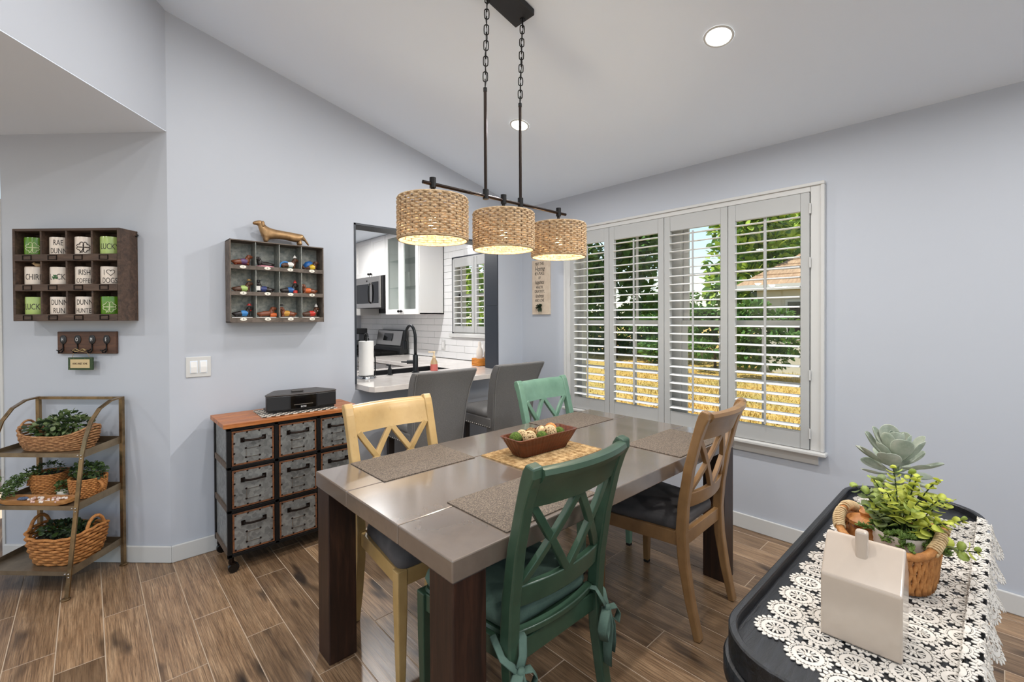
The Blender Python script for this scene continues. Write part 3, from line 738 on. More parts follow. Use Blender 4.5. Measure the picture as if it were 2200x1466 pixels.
# ------------------------------------------------------------------ kitchen: peninsula, counters
CZ = .914
cb = thing('bar_cabinet','white base cabinet under the sink side of the breakfast bar','cabinet',(2.2,3.74,0),world=True)
mb = MB().box(1.46,1.755,3.425,4.06,.0,.874); mb.box(2.585,3.16,3.425,4.06,0,.874); mb.box(1.755,2.585,3.425,3.60,0,.874); mb.box(1.755,2.585,4.02,4.06,0,.874); mb.build('carcass','cab_white',cb)
ct = MB()
F = [(1.462,3.425),(1.462,3.06),(1.485,3.016),(1.535,2.995),(OX1-.016,3.015),(OX1-.016,3.425)]
def slab(mb, poly, z0, z1): mb.loft([[(x,y,z) for x,y in poly] for z in (z0,z1)])
SX0,SX1,SY0,SY1 = 1.775,2.565,3.615,4.0
slab(ct,F,CZ-.04,CZ)
for x0,x1,y0,y1 in ((1.462,SX0,3.425,4.09),(SX1,3.165,3.425,4.09),(SX0,SX1,3.425,SY0),(SX0,SX1,SY1,4.09)): ct.box(x0,x1,y0,y1,CZ-.04,CZ)
o = ct.build('bar_counter','quartz',bevel=.0025); tag(o,'pale quartz breakfast bar counter in the wall opening','counter')
sk = thing('kitchen_sink','black undermount sink set in the bar counter','sink',(2.17,3.8,CZ),world=True)
mb = MB(); e = .012
for x0,x1,y0,y1 in ((SX0,SX0+e,SY0,SY1),(SX1-e,SX1,SY0,SY1),(SX0+e,SX1-e,SY0,SY0+e),(SX0+e,SX1-e,SY1-e,SY1)): mb.box(x0+.001,x1-.001,y0+.001,y1-.001,.72,CZ-.006)
mb.box(SX0+.005,SX1-.005,SY0+.005,SY1-.005,.71,.722); mb.build('basin','black_matte',sk); MB().cyl((2.17,3.8,.722),(2.17,3.8,.728),.045,20).build('drain','steel',sk)
# faucet
fx, fy = 2.144, 3.566
t = thing('kitchen_faucet','tall matte black gooseneck faucet behind the left stool','faucet',(fx,fy,CZ+.0005))
MB().lathe([(.034,0),(.034,.008),(.024,.012),(.023,.15),(.020,.155),(.020,.16)],20).build('body','faucet_black',t,smooth='auto')
pts = [(0,0,.155),(0,0,.30)]+[(0,.085-.085*math.cos(PI*k/10),.30+.12*math.sin(PI*k/10)) for k in range(1,10)]+[(0,.17,.30),(0,.172,.27)]
MB().tube(pts,.0135,12).build('spout','faucet_black',t,smooth=True)
MB().cyl((0,.172,.275),(0,.172,.20),.019,14).build('spray_head','faucet_black',t,smooth='auto')
h = MB().cyl((0,0,.095),(-.06,.045,.095),.017,14); h.build('handle_hub','faucet_black',t,smooth='auto'); MB().cyl((-.055,.041,.095),(-.10,.075,.097),.007,10).build('lever','faucet_black',t,smooth='auto')
t = thing('soap_pump','short black built-in soap pump beside the sink','dispenser',(1.897,3.575,CZ+.0005))
MB().lathe([(.028,0),(.028,.005),(.016,.008),(.016,.055),(.011,.058),(.011,.075)],16).build('pump_base','faucet_black',t,smooth='auto'); MB().box(-.010,.010,-.010,.045,.075,.09).build('nozzle','faucet_black',t,bevel=.004)
# soap bottle
t = thing('soap_bottle','clear pump bottle of pink hand soap by the sink','bottle',(2.345,3.575,CZ+.0005))
M('soap_pink',(226,120,112),.2,trans=.3); M('soap_clear',(238,206,160),.15,trans=.5); M('pump_cream',(240,214,172),.4)
MB().lathe([(.034,0),(.036,.01),(.033,.06)],18).build('soap','soap_pink',t,smooth='auto'); MB().lathe([(.0335,.0605),(.030,.085),(.018,.108),(.013,.118)],18).build('bottle_top','soap_clear',t,smooth='auto')
MB().lathe([(.015,.118),(.015,.135),(.006,.137),(.006,.165),(.014,.167),(.012,.178)],14).build('pump','pump_cream',t,smooth='auto'); MB().bar((0,0,.172),(-.042,.028,.172),.012,.010).build('spout','pump_cream',t)
# paper towel
t = thing('paper_towel_holder','white paper towel roll on a chrome stand at the bar end','paper towel',(1.66,3.52,CZ+.0005))
M('paper',(240,238,234),.9,bmp=(160,.15,.002))
MB().lathe([(.078,0),(.078,.006),(.07,.02),(.02,.024)],28).build('base','chrome',t,smooth='auto'); MB().lathe([(.02,.026),(.058,.026),(.058,.30),(.02,.30)],28).build('paper_roll','paper',t,smooth='auto'); MB().cyl((0,0,.0),(0,0,.33),.007,10).build('post','black_metal',t)
MB().tube([(.072,0,.01),(.078,0,.08),(.076,0,.16),(.068,0,.22)],.005,6).build('tension_arm','black_metal',t,smooth=True)
# counter along the window wall, drawers below
t = thing('kitchen_base_cabinet','white base cabinet with black cup pull below the window wall counter','cabinet',(2.86,4.76,0),world=True)
MB().box(2.57,3.15,4.1,5.42,.09,.873).build('carcass','cab_white',t); MB().box(2.63,3.15,4.1,5.42,0,.09).build('plinth','black_matte',t)
for y0,y1 in ((4.42,4.90),(4.91,5.41)):
    d = MB().box(2.548,2.569,y0,y1,.70,.862).build('drawer_front','cab_white',t,bevel=.004)
    yc = (y0+y1)/2; pr = [(.045*math.cos(PI*k/10),.030*math.sin(PI*k/10)) for k in range(11)]
    MB().loft([[(2.547,yc+u,.765+w) for u,w in pr],[(2.530,yc+u*.95,.765+w*.9) for u,w in pr],[(2.522,yc+u*.8,.765+w*.55) for u,w in pr]]).build('cup_pull','black_metal',d,smooth='auto')
    MB().box(2.548,2.569,y0,y1,.10,.69).build('door','cab_white',t,bevel=.004)
mb = MB().box(2.52,3.165,4.092,5.425,CZ-.04,CZ); o = mb.build('wall_counter','quartz',bevel=.0025); tag(o,'pale quartz counter running along the tiled window wall','counter')
# range
M('glass_black',(10,10,11),.08)
t = thing('gas_range','stainless gas range with black grates below the microwave','stove',(2.84,5.81,0),world=True)
MB().box(2.52,3.16,5.43,6.19,.02,.905).build('body','steel',t); MB().box(2.53,3.10,5.435,6.185,.905,.925).build('cooktop','black_gloss',t,bevel=.004)
bg = MB().prism([(3.03,.925),(3.16,.925),(3.16,1.235),(3.11,1.235),(3.065,1.02),(3.035,1.0)],'y',5.435,6.185).build('backguard','black_matte',t)
pn = MB(); pn.loft([[(3.062,y,1.03),(3.106,y,1.225),(3.102,y,1.227),(3.056,y,1.032)] for y in (5.47,6.16)]); pn.build('control_panel','steel',bg)
ds = MB(); ds.loft([[(3.0655,y,1.09),(3.0925,y,1.19),(3.088,y,1.192),(3.060,y,1.092)] for y in (5.72,5.96)]); ds.build('display','glass_black',bg)
for y0 in (5.46,5.70,5.94):
    g = MB()
    for k in range(5): g.box(2.56,3.02,y0+.01+.045*k,y0+.022+.045*k,.926,.965)
    for x in (2.56,2.78,3.0): g.box(x,x+.012,y0,y0+.22,.926,.962)
    g.build('grate','black_metal',t)
for k in range(4): MB().cyl((2.52,5.53+.18*k,.86),(2.49,5.53+.18*k,.86),.022,14).build('knob','steel',t)
MB().cyl((2.48,5.48,.78),(2.48,6.14,.78),.011,10).build('oven_handle','steel',t)
# kettle
t = thing('tea_kettle','dark rounded tea kettle with loop handle on the range','kettle',(2.80,5.93,.966))
MB().lathe([(.085,0),(.095,.015),(.092,.05),(.065,.10),(.03,.125),(.028,.13)],24).build('body','black_gloss',t,smooth='auto'); MB().ball((0,0,.14),.014,10,6).build('lid_knob','black_gloss',t)
MB().tube([(0,.07*math.cos(PI*k/10),.10+.13*math.sin(PI*k/10)) for k in range(11)],.009,8).build('handle','black_gloss',t,smooth=True); MB().cyl((-.06,-.03,.06),(-.12,-.06,.11),.018,10,.009).build('spout','black_gloss',t,smooth=True)
MB().lathe([(.0955,.008),(.0965,.02),(.0945,.035)],24,caps=False).build('band','steel',t,smooth=True)
t = thing('coffee_maker','black drip coffee maker beside the range','coffee maker',(2.92,6.42,CZ+.0005))
MB().box(-.09,.09,-.08,.08,0,.03).build('base','black_matte',t,bevel=.008); MB().box(.03,.09,-.08,.08,.03,.26).build('column','black_matte',t,bevel=.008); MB().box(-.09,.09,-.085,.085,.26,.34).build('head','black_matte',t,bevel=.01)
MB().lathe([(.05,.032),(.06,.06),(.06,.12),(.045,.16),(.045,.17)],20,(-.03,0,0)).build('carafe','black_gloss',t,smooth='auto')
o = MB().box(2.55,3.165,6.2,6.88,.02,CZ).build('end_counter','quartz'); tag(o,'far kitchen counter holding the coffee maker','counter')
# microwave
t = thing('microwave','stainless over-range microwave with dark window','microwave',(2.97,5.81,1.535),world=True)
MB().box(2.79,3.165,5.432,6.19,1.537,1.953).build('case','black_matte',t)
d = MB().box(2.766,2.789,5.46,6.19,1.54,1.95).build('door','steel',t,bevel=.004)
MB().box(2.7635,2.7668,5.75,6.15,1.60,1.86).build('door_window','glass_black',d); MB().box(2.7635,2.7668,5.50,5.68,1.60,1.88).build('keypad','glass_black',d)
MB().tube([(2.764,5.715,1.60),(2.735,5.715,1.63),(2.728,5.715,1.74),(2.735,5.715,1.84),(2.764,5.715,1.87)],.010,8).build('handle','black_gloss',d,smooth=True); MB().cyl((2.7655,5.83,1.90),(2.763,5.83,1.90),.013,16).build('badge','black_metal',d)
# upper cabinets
def door(t, x, y0, y1, z0, z1, glass=False, knob=None):
    fr = MB(); w = .062
    fr.box(x-.02,x,y0,y0+w,z0,z1); fr.box(x-.02,x,y1-w,y1,z0,z1); fr.box(x-.02,x,y0+w,y1-w,z0,z0+w); fr.box(x-.02,x,y0+w,y1-w,z1-w,z1)
    d = fr.build('door','cab_white',t,bevel=.003)
    if glass: MB().box(x-.013,x-.009,y0+w,y1-w,z0+w,z1-w).build('glass','pane',d)
    else: MB().box(x-.013,x-.003,y0+w-.002,y1-w+.002,z0+w-.002,z1-w+.002).build('panel','cab_white',d,bevel=.003)
    if knob:
        k = MB().cyl((x-.02,knob[0],knob[1]),(x-.035,knob[0],knob[1]),.006,10); k.ball((x-.043,knob[0],knob[1]),.016,12,8); k.build('knob','black_metal',d,smooth='auto')
t = thing('wall_cabinet','white wall cabinet with two glass doors beside the kitchen window','cabinet',(2.99,5.0,1.445),world=True)
b = MB(); x0,x1,y0,y1,z0,z1 = 2.832,3.168,4.605,5.398,1.445,2.472
b.box(x0,x1,y0,y0+.018,z0,z1); b.box(x0,x1,y1-.018,y1,z0,z1); b.box(x0,x1,y0,y1,z0,z0+.018); b.box(x0,x1,y0,y1,z1-.018,z1); b.box(x1-.012,x1,y0,y1,z0,z1); b.box(x0,x0+.018,4.985,5.02,z0,z1); b.build('carcass','cab_white',t,bevel=.002)
for z in (1.78,2.12): MB().box(x0+.03,x1-.014,y0+.02,y1-.02,z,z+.008).build('glass_shelf','pane',t)
door(t,x0,4.607,4.999,1.447,2.470,True,(4.972,1.485)); door(t,x0,5.003,5.396,1.447,2.470,True,(5.03,1.485))
M('stoneware',(206,204,200),.3)
for i,(x,y,z,lb) in enumerate(((2.99,4.80,1.464,'white bowl on the lowest shelf of the glass cabinet'),(2.99,5.20,1.789,'white pitcher on the middle shelf of the glass cabinet'))):
    o = MB().lathe([(.04,0),(.075,.03),(.08,.07),(.076,.07),(.05,.02),(.01,.012)] if i == 0 else [(.05,0),(.065,.05),(.055,.13),(.045,.17),(.055,.2),(.05,.2),(.04,.16),(.02,.02)],20).build('bowl' if i == 0 else 'pitcher','stoneware',smooth='auto'); o.location = (x,y,z); tag(o,lb,'dishes')
t = thing('wire_rack','dark curled wire rack inside the glass cabinet','rack',(2.98,4.80,1.789))
MB().tube([(0,.09*math.cos(a)*(1-.06*a/6),.11+.08*math.sin(a)) for a in [k*.35 for k in range(22)]],.004,6).build('scroll','black_metal',t,smooth=True); MB().box(-.05,.05,-.08,.08,0,.006).build('base','black_metal',t)
t = thing('wall_cabinet','white short wall cabinet above the microwave','cabinet',(2.99,5.84,1.958),world=True)
MB().box(2.832,3.168,5.402,6.284,1.958,2.472).build('carcass','cab_white',t); door(t,2.832,5.404,5.80,1.96,2.470,False,(5.77,1.995)); door(t,2.832,5.804,6.282,1.96,2.470,False,(5.835,1.995))
t = thing('wall_cabinet','white wall cabinet at the left edge of the kitchen opening','cabinet',(2.99,6.58,1.445),world=True)
MB().box(2.832,3.168,6.288,6.88,1.445,2.472).build('carcass','cab_white',t); door(t,2.832,6.29,6.87,1.447,2.470,False,(6.33,1.49))
# outlets on the tile, basket by the opening
for y,z,lb in ((4.62,1.075,'white outlet plate on the kitchen tile behind the soap bottle'),(3.86,1.075,'white outlet plate on the kitchen tile near the opening edge')):
    t = thing('outlet_plate',lb,'outlet',(XW-.010,y,z)); MB().box(.0,.005,-.036,.036,-.057,.057).build('plate','white_trim',t,bevel=.002); MB().box(-.002,.0,-.017,.017,-.034,.034).build('socket','cab_white',t,bevel=.001)
M('orange_basket',(206,132,48),.7,bmp=(90,.6,.004))
def ropering(mb, path, r, n): mb.tube(path,r,6,loop=True)
t = thing('small_basket','small orange woven basket on the counter by the black jamb','basket',(2.95,3.62,CZ+.0005))
mb = MB()
for k in range(6): mb.tube([(x+.002*math.sin(9*i+k*3),y,.008+.0125*k) for i,(x,y) in enumerate(rrect(-.085,.085,-.06,.06,.02,5))],.0068,6,loop=True)
mb.build('weave','orange_basket',t,smooth=True); MB().box(-.08,.08,-.055,.055,.0,.006).build('bottom','orange_basket',t)
M('lotion_white',(228,218,206),.35)
for i,(x,y,h,lb) in enumerate(((2.93,3.63,.24,'tall white bottle standing in the orange basket'),(3.0,3.60,.19,'shorter white bottle standing in the orange basket'))):
    t = thing('bottle',lb,'bottle',(x,y,CZ+.007)); MB().lathe([(.03,0),(.032,.01),(.032,h*.6),(.028,h*.68),(.014,h*.78),(.014,h*.82)],18).build('body','lotion_white',t,smooth='auto'); MB().lathe([(.016,h*.82),(.016,h*.93),(.008,h)],14).build('cap','lotion_white',t,smooth='auto')
# ------------------------------------------------------------------ industrial drawer cabinet
m, nt, b = nmat('galvanized')
w = nt.nodes.new('ShaderNodeTexVoronoi'); nt.links.new(coords(nt,(1,1,1),True),w.inputs['Vector']); w.inputs['Scale'].default_value = 60
f = noise(nt,coords(nt,(1,1,1),True),5,5,.6)
nt.links.new(mixc(nt,.45,ramp(nt,w.outputs['Color'],[(.2,lin((118,120,120))),(.8,lin((172,174,172)))]),ramp(nt,f,[(.3,lin((112,113,112))),(.7,lin((160,161,158)))])),b.inputs['Base Color'])
b.inputs['Metallic'].default_value = .55; b.inputs['Roughness'].default_value = .42; bump(nt,b,f,.06,.002)
M('rust', (122,74,40), .8, var=(90,(66,42,30),.42,.68)); M('cab_frame',(24,22,22),.5,.5)
wood('cab_top', [(.25,lin((120,66,30))),(.5,lin((168,100,52))),(.8,lin((198,136,80)))], (1,10,10), 3, .38, True, .12)
wood('cab_rail', [(.25,lin((70,56,46))),(.6,lin((104,88,74))),(.8,lin((124,106,90)))], (4,4,4), 5, .6, True, .2)
CX0,CX1,CY0,CY1 = .550,1.290,2.868,3.218
t = thing('drawer_cabinet','industrial cabinet of nine galvanized drawers on casters under the dachshund shelf','cabinet',((CX0+CX1)/2,(CY0+CY1)/2,0),world=True)
for y0,y1 in ((2.852,2.97),(2.972,3.09),(3.092,3.208)): MB().box(.532,1.312,y0,y1,.803,.828).build('top_board','cab_top',t,bevel=.003)
fr = MB(); p = .022
for x in (CX0,CX1-p):
    for y in (CY0,CY1-p): fr.box(x,x+p,y,y+p,.085,.803)
for x in (.789,1.029): fr.box(x,x+.022,CY0,CY0+p,.095,.803)
for z in (.09,.333,.571,.785):
    fr.box(CX0,CX1,CY0,CY0+p,z,z+.018); fr.box(CX0,CX1,CY1-p,CY1,z,z+.018)
fr.build('frame','cab_frame',t,bevel=.002)
for z in (.095,.335,.573):
    for x in (CX0,CX1-p): MB().box(x+.001,x+p-.001,CY0+p,CY1-p,z,z+.03).build('side_rail','cab_rail',t)
for x in (CX0+.008,CX1-.012): MB().box(x,x+.004,CY0+p,CY1-p,.11,.785).build('side_panel','galvanized',t)
MB().box(CX0+p,CX1-p,CY1-.012,CY1-.006,.1,.79).build('back_panel','galvanized',t)
DX = (.574,.814,1.054); DW = .212; DZ = (.112,.355,.591); DH = (.215,.21,.19)
for j in range(3):
    for i in range(3):
        x0,z0,h = DX[i],DZ[j],DH[j]; yf = CY0+.004
        d = MB().box(x0,x0+DW,yf,yf+.30,z0,z0+h).build('drawer','galvanized',t,bevel=.003)
        e = MB(); w_ = .009
        for a in ((x0,x0+w_,z0,z0+h),(x0+DW-w_,x0+DW,z0,z0+h),(x0+w_,x0+DW-w_,z0,z0+w_),(x0+w_,x0+DW-w_,z0+h-w_,z0+h)): e.box(a[0],a[1],yf-.0012,yf+.0005,a[2],a[3])
        e.build('rusty_edge','rust',d)
        rv = MB()
        for k in range(4):
            for zz in (z0+.012,z0+h-.012): rv.ball((x0+.014+(DW-.028)*k/3,yf-.001,zz),.0052,8,5,(1,.6,1))
        for k in (1,2):
            for xx in (x0+.012,x0+DW-.012): rv.ball((xx,yf-.001,z0+.012+(h-.024)*k/3),.0052,8,5,(1,.6,1))
        rv.build('rivets','bronze_dark',d,smooth=True)['kind'] = 'stuff'
        xc, zh = x0+DW/2, z0+h*.72
        hd = MB().tube([(xc-.05,yf-.004,zh),(xc-.045,yf-.022,zh),(xc-.02,yf-.027,zh-.002),(xc+.02,yf-.027,zh-.002),(xc+.045,yf-.022,zh),(xc+.05,yf-.004,zh)],[.008,.0065,.006,.006,.0065,.008],8)
        for s in (-1,1): hd.box(xc+s*.054-.010,xc+s*.054+.010,yf-.004,yf,zh-.013,zh+.013)
        hd.build('handle','bronze_dark',d,smooth='auto')
        lb = MB(); z2, z3 = z0+h*.20, z0+h*.47
        for a in ((xc-.038,xc+.030,z3-.003,z3),(xc-.038,xc+.030,z2,z2+.003),(xc-.038,xc-.035,z2,z3)): lb.box(a[0],a[1],yf-.004,yf,a[2],a[3])
        lb.build('label_holder','steel',d)
        sc = MB()
        for xx,zz in ((xc-.037,z2),(xc-.037,z3),(xc+.032,z2),(xc+.032,z3)): sc.ball((xx,yf-.002,zz),.006,8,5,(1,.6,1))
        sc.build('holder_screws','bronze_dark',d,smooth=True)
for x in (CX0+.02,CX1-.02):
    for y in (CY0+.02,CY1-.03):
        c = MB().cyl((x+.010,y-.012,.028),(x+.010,y+.012,.028),.028,18).build('caster','black_gloss',t,bevel=.004)
        MB().cyl((x,y,.058),(x,y,.088),.013,12).build('caster_stem','bronze_dark',c,off=t['_loc']); MB().box(x-.012,x+.016,y-.016,y+.016,.05,.06).build('caster_fork','bronze_dark',c,off=t['_loc'])
# checked runner, radio, remote
m, nt, b = nmat('gingham'); ck = nt.nodes.new('ShaderNodeTexChecker'); nt.links.new(coords(nt,(1,1,1)),ck.inputs['Vector']); ck.inputs['Scale'].default_value = 42
ck.inputs[1].default_value = lin((30,29,30)); ck.inputs[2].default_value = lin((214,204,190)); nt.links.new(ck.outputs[0],b.inputs['Base Color']); b.inputs['Roughness'].default_value = .9
o = MB().box(-.215,.215,-.13,.13,0,.003).build('checked_mat','gingham'); o.location = (.955,3.02,.8284); o.rotation_euler = (0,0,R(-3)); tag(o,'black and cream checked cloth under the radio','cloth')
M('radio_grey',(70,66,64),.45); M('radio_black',(16,16,18),.3); M('label_white',(226,226,226),.5)
t = thing('radio','dark tabletop radio with disc slot on the drawer cabinet','radio',(.985,3.045,.8318),R(-5))
pl = [(-.205,-.085),(-.075,-.107),(.075,-.107),(.205,-.085),(.205,-.055),(.13,.10),(-.13,.10),(-.205,-.055)]
MB().loft([[(x*.985,y,z) for x,y in pl] for z in (.012,.10)]).build('case','radio_black',t,bevel=.004)
MB().loft([[(x,y,z) for x,y in pl] for z in (.100,.110)]).build('top_shell','radio_grey',t,bevel=.004)
MB().box(-.19,.19,-.085,.08,0,.012).build('foot','radio_black',t)
MB().box(-.072,.072,-.1085,-.1065,.02,.096).build('display','glass_black',t); MB().box(-.055,.055,-.1095,-.108,.040,.044).build('disc_slot','steel',t)
text('BOSE','lettering','label_white',t,.014,Matrix.Translation((0,-.109,.027)) @ Matrix.Rotation(R(90),4,'X'))
for s in (-1,1):
    MB().loft([[(s*.080,-.1068,z),(s*.198,-.0868,z),(s*.198,-.0845,z),(s*.080,-.1045,z)] for z in (.02,.096)]).build('speaker_grille','black_matte',t)
o = MB().box(-.035,.035,-.025,.025,0,.014).build('remote_control','radio_grey',bevel=.006); o.location = (.965,3.02,.9423); o.rotation_euler = (0,0,R(-15)); tag(o,'small grey remote lying on top of the radio','remote')

# ------------------------------------------------------------------ light switch
t = thing('light_switch','white double rocker light switch on the back wall','switch',(.483,YW,1.117))
MB().box(-.0625,.0625,-.006,-.0003,-.06,.06).build('plate','white_trim',t,bevel=.003)
for x in (-.024,.024):
    r_ = MB().prism([(-.0065,-.034),(-.0062,.034),(-.013,.0),(-.0125,-.034)],'x',x-.016,x+.016).build('rocker','cab_white',t,bevel=.0015)
    MB().box(x-.0185,x+.0185,-.0068,-.0055,-.037,.037).build('rocker_frame','ceiling_paint',t)

# ------------------------------------------------------------------ galvanized cubby shelf with figurines
M('galv_dark',(160,160,152),.5,.3,var=(40,(112,118,116),.35,.65),bmp=(50,.2,.002)); M('shelf_brown',(112,100,90),.6,.2,var=(30,(84,74,66),.4,.65)); M('enamel',(236,230,216),.3); M('ink',(30,28,28),.5); M('tan_paint',(170,140,96),.5)
SX0_,SX1_,SZ0_,SZ1_,SD = .625,1.178,1.378,1.880,.118
t = thing('cubby_shelf','galvanized twelve-cubby wall shelf of numbered dachshund figurines','shelf',((SX0_+SX1_)/2,YW,SZ0_),world=True)
yb, yf = YW-.0004, YW-SD; b = MB(); e = .007
MB().box(SX0_+e,SX1_-e,yb-.004,yb,SZ0_+e,SZ1_-e).build('back_panel','galv_dark',t)
b.box(SX0_,SX0_+e,yf,yb,SZ0_,SZ1_); b.box(SX1_-e,SX1_,yf,yb,SZ0_,SZ1_); b.box(SX0_,SX1_,yf,yb,SZ1_-e,SZ1_); b.box(SX0_,SX1_,yf,yb,SZ0_,SZ0_+e); b.build('case','shelf_brown',t,bevel=.0015)
RZ = [SZ0_+.026,SZ0_+.185,SZ0_+.344]; CW = (SX1_-SX0_-2*e)/4
for r in range(3):
    z = RZ[r]
    MB().box(SX0_+e,SX1_-e,yf+.002,yb-.004,z-.004,z).build('shelf_board','galv_dark',t); MB().box(SX0_+e,SX1_-e,yf,yf+.004,z-.020,z+.004).build('shelf_lip','shelf_brown',t,bevel=.001)
for k in (1,2,3): x = SX0_+e+CW*k; MB().box(x-.002,x+.002,yf+.004,yb-.004,SZ0_+e,SZ1_-e).build('divider','galv_dark',t)
for r in range(3):
    for c in range(4):
        xc = SX0_+e+CW*(c+.5); z = RZ[r]-.006
        pt = MB().lathe([(.001,0),(.017,0),(.018,.0015),(.001,.0025)],20,m=Matrix.Translation((xc-.004,yf-.0002,z)) @ Matrix.Rotation(R(90),4,'X') @ Matrix.Diagonal((1,.55,1,1))).build('number_plate','enamel',t)
        text(str((2-r)*4+c+1),'number','ink',pt,.014,Matrix.Translation((xc-.004-t.location.x,yf-.003-t.location.y,z-t.location.z)) @ Matrix.Rotation(R(90),4,'X'))
# dachshund figurines
def colm(n,c): return M(n,c,.35)
for n,c in (('fur_red',(122,66,40)),('fur_black',(38,30,28)),('fur_brown',(84,54,38)),('c_purple',(98,72,110)),('c_pink',(226,150,164)),('c_green',(70,120,60)),('c_blue',(36,92,156)),('c_yellow',(228,188,50)),('c_lime',(168,190,110)),('c_navy',(48,58,108)),('c_red',(190,48,38)),('c_white',(230,226,220)),('c_orange',(206,98,44)),('c_straw',(150,118,66)),('c_sky',(58,128,190)),('c_gold',(190,140,54))): colm(n,c)
LIE = ([(0,0,.024,.013),(.022,0,.024,.013),(.034,0,.034,.013),(.038,0,.048,.012),(.042,0,.058,.014),(.055,0,.054,.009),(.064,0,.051,.006),(-.028,0,.023,.012),(-.040,0,.022,.009),(-.055,0,.024,.003),
        (.034,.009,.010,.005),(.044,.010,.005,.005),(.034,-.009,.010,.005),(.044,-.010,.005,.005),(-.034,.010,.010,.006),(-.026,.012,.005,.005),(-.034,-.010,.010,.006),(-.026,-.012,.005,.005)],
       [(0,1),(1,2),(2,3),(3,4),(4,5),(5,6),(0,7),(7,8),(8,9),(2,10),(10,11),(2,12),(12,13),(7,14),(14,15),(7,16),(16,17)])
def figurine(r, c, label, fur, parts, flip=False, base=None):
    x = SX0_+e+CW*(c+.5)+(-.004); y = yf+.045; z = RZ[r]+.0006
    t = thing('dog_figurine',label,'figurine',(x,y,z),0,'dachshund figurines in the cubby shelf')
    h = 0
    if base: MB().box(-.056,.056,-.022,.022,0,.006).build('base','c_white' if base == 'w' else base,t,bevel=.001); h = .006
    s = -1 if flip else 1
    skin('body',[(s*v[0],v[1],v[2]+h-.0005,v[3]) for v in LIE[0]],LIE[1],fur,t,1)
    er = MB()
    for q in (-1,1): er.ball((s*.038,q*.016,.052+h),.010,8,6,(.7,.4,1.4))
    er.build('ears',fur,t,smooth=True)
    for nm, fn, mt in parts:
        mb = MB(); fn(mb,s,h); mb.build(nm,mt,t,smooth='auto')
def shirt(mb,s,h): mb.lathe([(.0160,-.018),(.0185,-.011),(.0188,.010),(.0170,.018)],14,m=Matrix.Translation((s*.014,0,.024+h)) @ Matrix.Rotation(R(90),4,'Y'))
def hat(mb,s,h): mb.lathe([(.0175,.0),(.0175,.002),(.010,.003),(.009,.011),(.001,.012)],14,(s*.042,0,.072+h))
def cap(mb,s,h): mb.box(s*.042-.016,s*.042+.016,-.016,.016,.078+h,.0805+h); mb.lathe([(.012,.066),(.012,.0785)],12,(s*.042,0,h))
def santa(mb,s,h): mb.lathe([(.011,0),(.010,.006),(.005,.014),(.001,.020)],12,(s*.042,0,.070+h))
def cushion(mb,s,h): mb.lathe([(.03,0),(.046,.004),(.046,.010),(.03,.014)],20,(s*.0,0,0),m=Matrix.Diagonal((1.15,.5,1,1)))
def towel(mb,s,h):
    for k in range(1): mb.tube([(-.05+.05*j/5,0,.02+.03*math.sin(PI*j/10)) for j in range(11)],.006,8)
def rainbow(mb,s,h): mb.tube([(-.018+.034*math.cos(PI*j/12),-.004,.012+.034*math.sin(PI*j/12)) for j in range(13)],.0065,8)
def umbrella(mb,s,h): mb.lathe([(.034,0),(.031,.012),(.02,.022),(.001,.028)],16,m=Matrix.Translation((-.008,0,.034)) @ Matrix.Rotation(R(-35),4,'Y'))
def sign(mb,s,h): mb.box(s*.046-.011,s*.046+.011,-.022,-.019,.014+h,.042+h)
def drum(mb,s,h): mb.lathe([(.014,0),(.014,.022)],16,(.040,-.012,h+.0))
def scarf(mb,s,h): mb.lathe([(.012,-.004),(.0145,0),(.012,.004)],14,(s*.041,0,.042+h))
def barrel(mb,s,h): mb.lathe([(.012,-.018),(.015,0),(.012,.018)],14,m=Matrix.Translation((.042,-.006,.014+h)) @ Matrix.Rotation(R(90),4,'Y'))
figurine(2,0,'reclining dachshund figurine in purple shirt, cubby number 1','fur_red',[('shirt',shirt,'c_purple')],base='c_red')
figurine(2,1,'black dachshund figurine on a pink cushion, cubby number 2','fur_black',[('cushion',cushion,'c_pink')],True)
figurine(2,2,'dachshund figurine under a small rainbow, cubby number 3','fur_brown',[('rainbow',rainbow,'c_sky'),('apron',shirt,'c_white'),('hat',santa,'c_white')],base='c_green')
figurine(2,3,'dachshund figurine with blue umbrella and yellow coat, cubby number 4','fur_brown',[('umbrella',umbrella,'c_blue'),('coat',shirt,'c_yellow')])
figurine(1,0,'dachshund figurine in straw hat and lime shirt, cubby number 5','fur_brown',[('hat',hat,'c_straw'),('shirt',shirt,'c_lime')])
figurine(1,1,'graduate dachshund figurine with black cap and sign, cubby number 6','fur_black',[('cap',cap,'ink'),('gown',shirt,'c_navy'),('diploma',sign,'c_white')],True)
figurine(1,2,'dachshund figurine with red drum and blue coat, cubby number 7','fur_black',[('coat',shirt,'c_blue'),('hat',santa,'c_red'),('drum',drum,'c_red')])
figurine(1,3,'small dachshund figurine in orange coat, cubby number 8','fur_red',[('coat',shirt,'c_orange')],True)
figurine(0,0,'dachshund figurine in bright blue shirt and red hat, cubby number 9','fur_black',[('shirt',shirt,'c_sky'),('hat',hat,'c_red'),('scarf',scarf,'c_red')],base='w')
figurine(0,1,'brown dachshund figurine hugging an orange barrel, cubby number 10','fur_red',[('barrel',barrel,'c_orange')],base='w')
figurine(0,2,'dachshund figurine in gold suit and dark hat, cubby number 11','fur_red',[('suit',shirt,'c_gold'),('hat',hat,'ink')],True,'w')
figurine(0,3,'dachshund figurine in red and white coat, cubby number 12','fur_brown',[('coat',shirt,'c_red'),('hat',santa,'c_white'),('scarf',scarf,'c_white')],base='w')
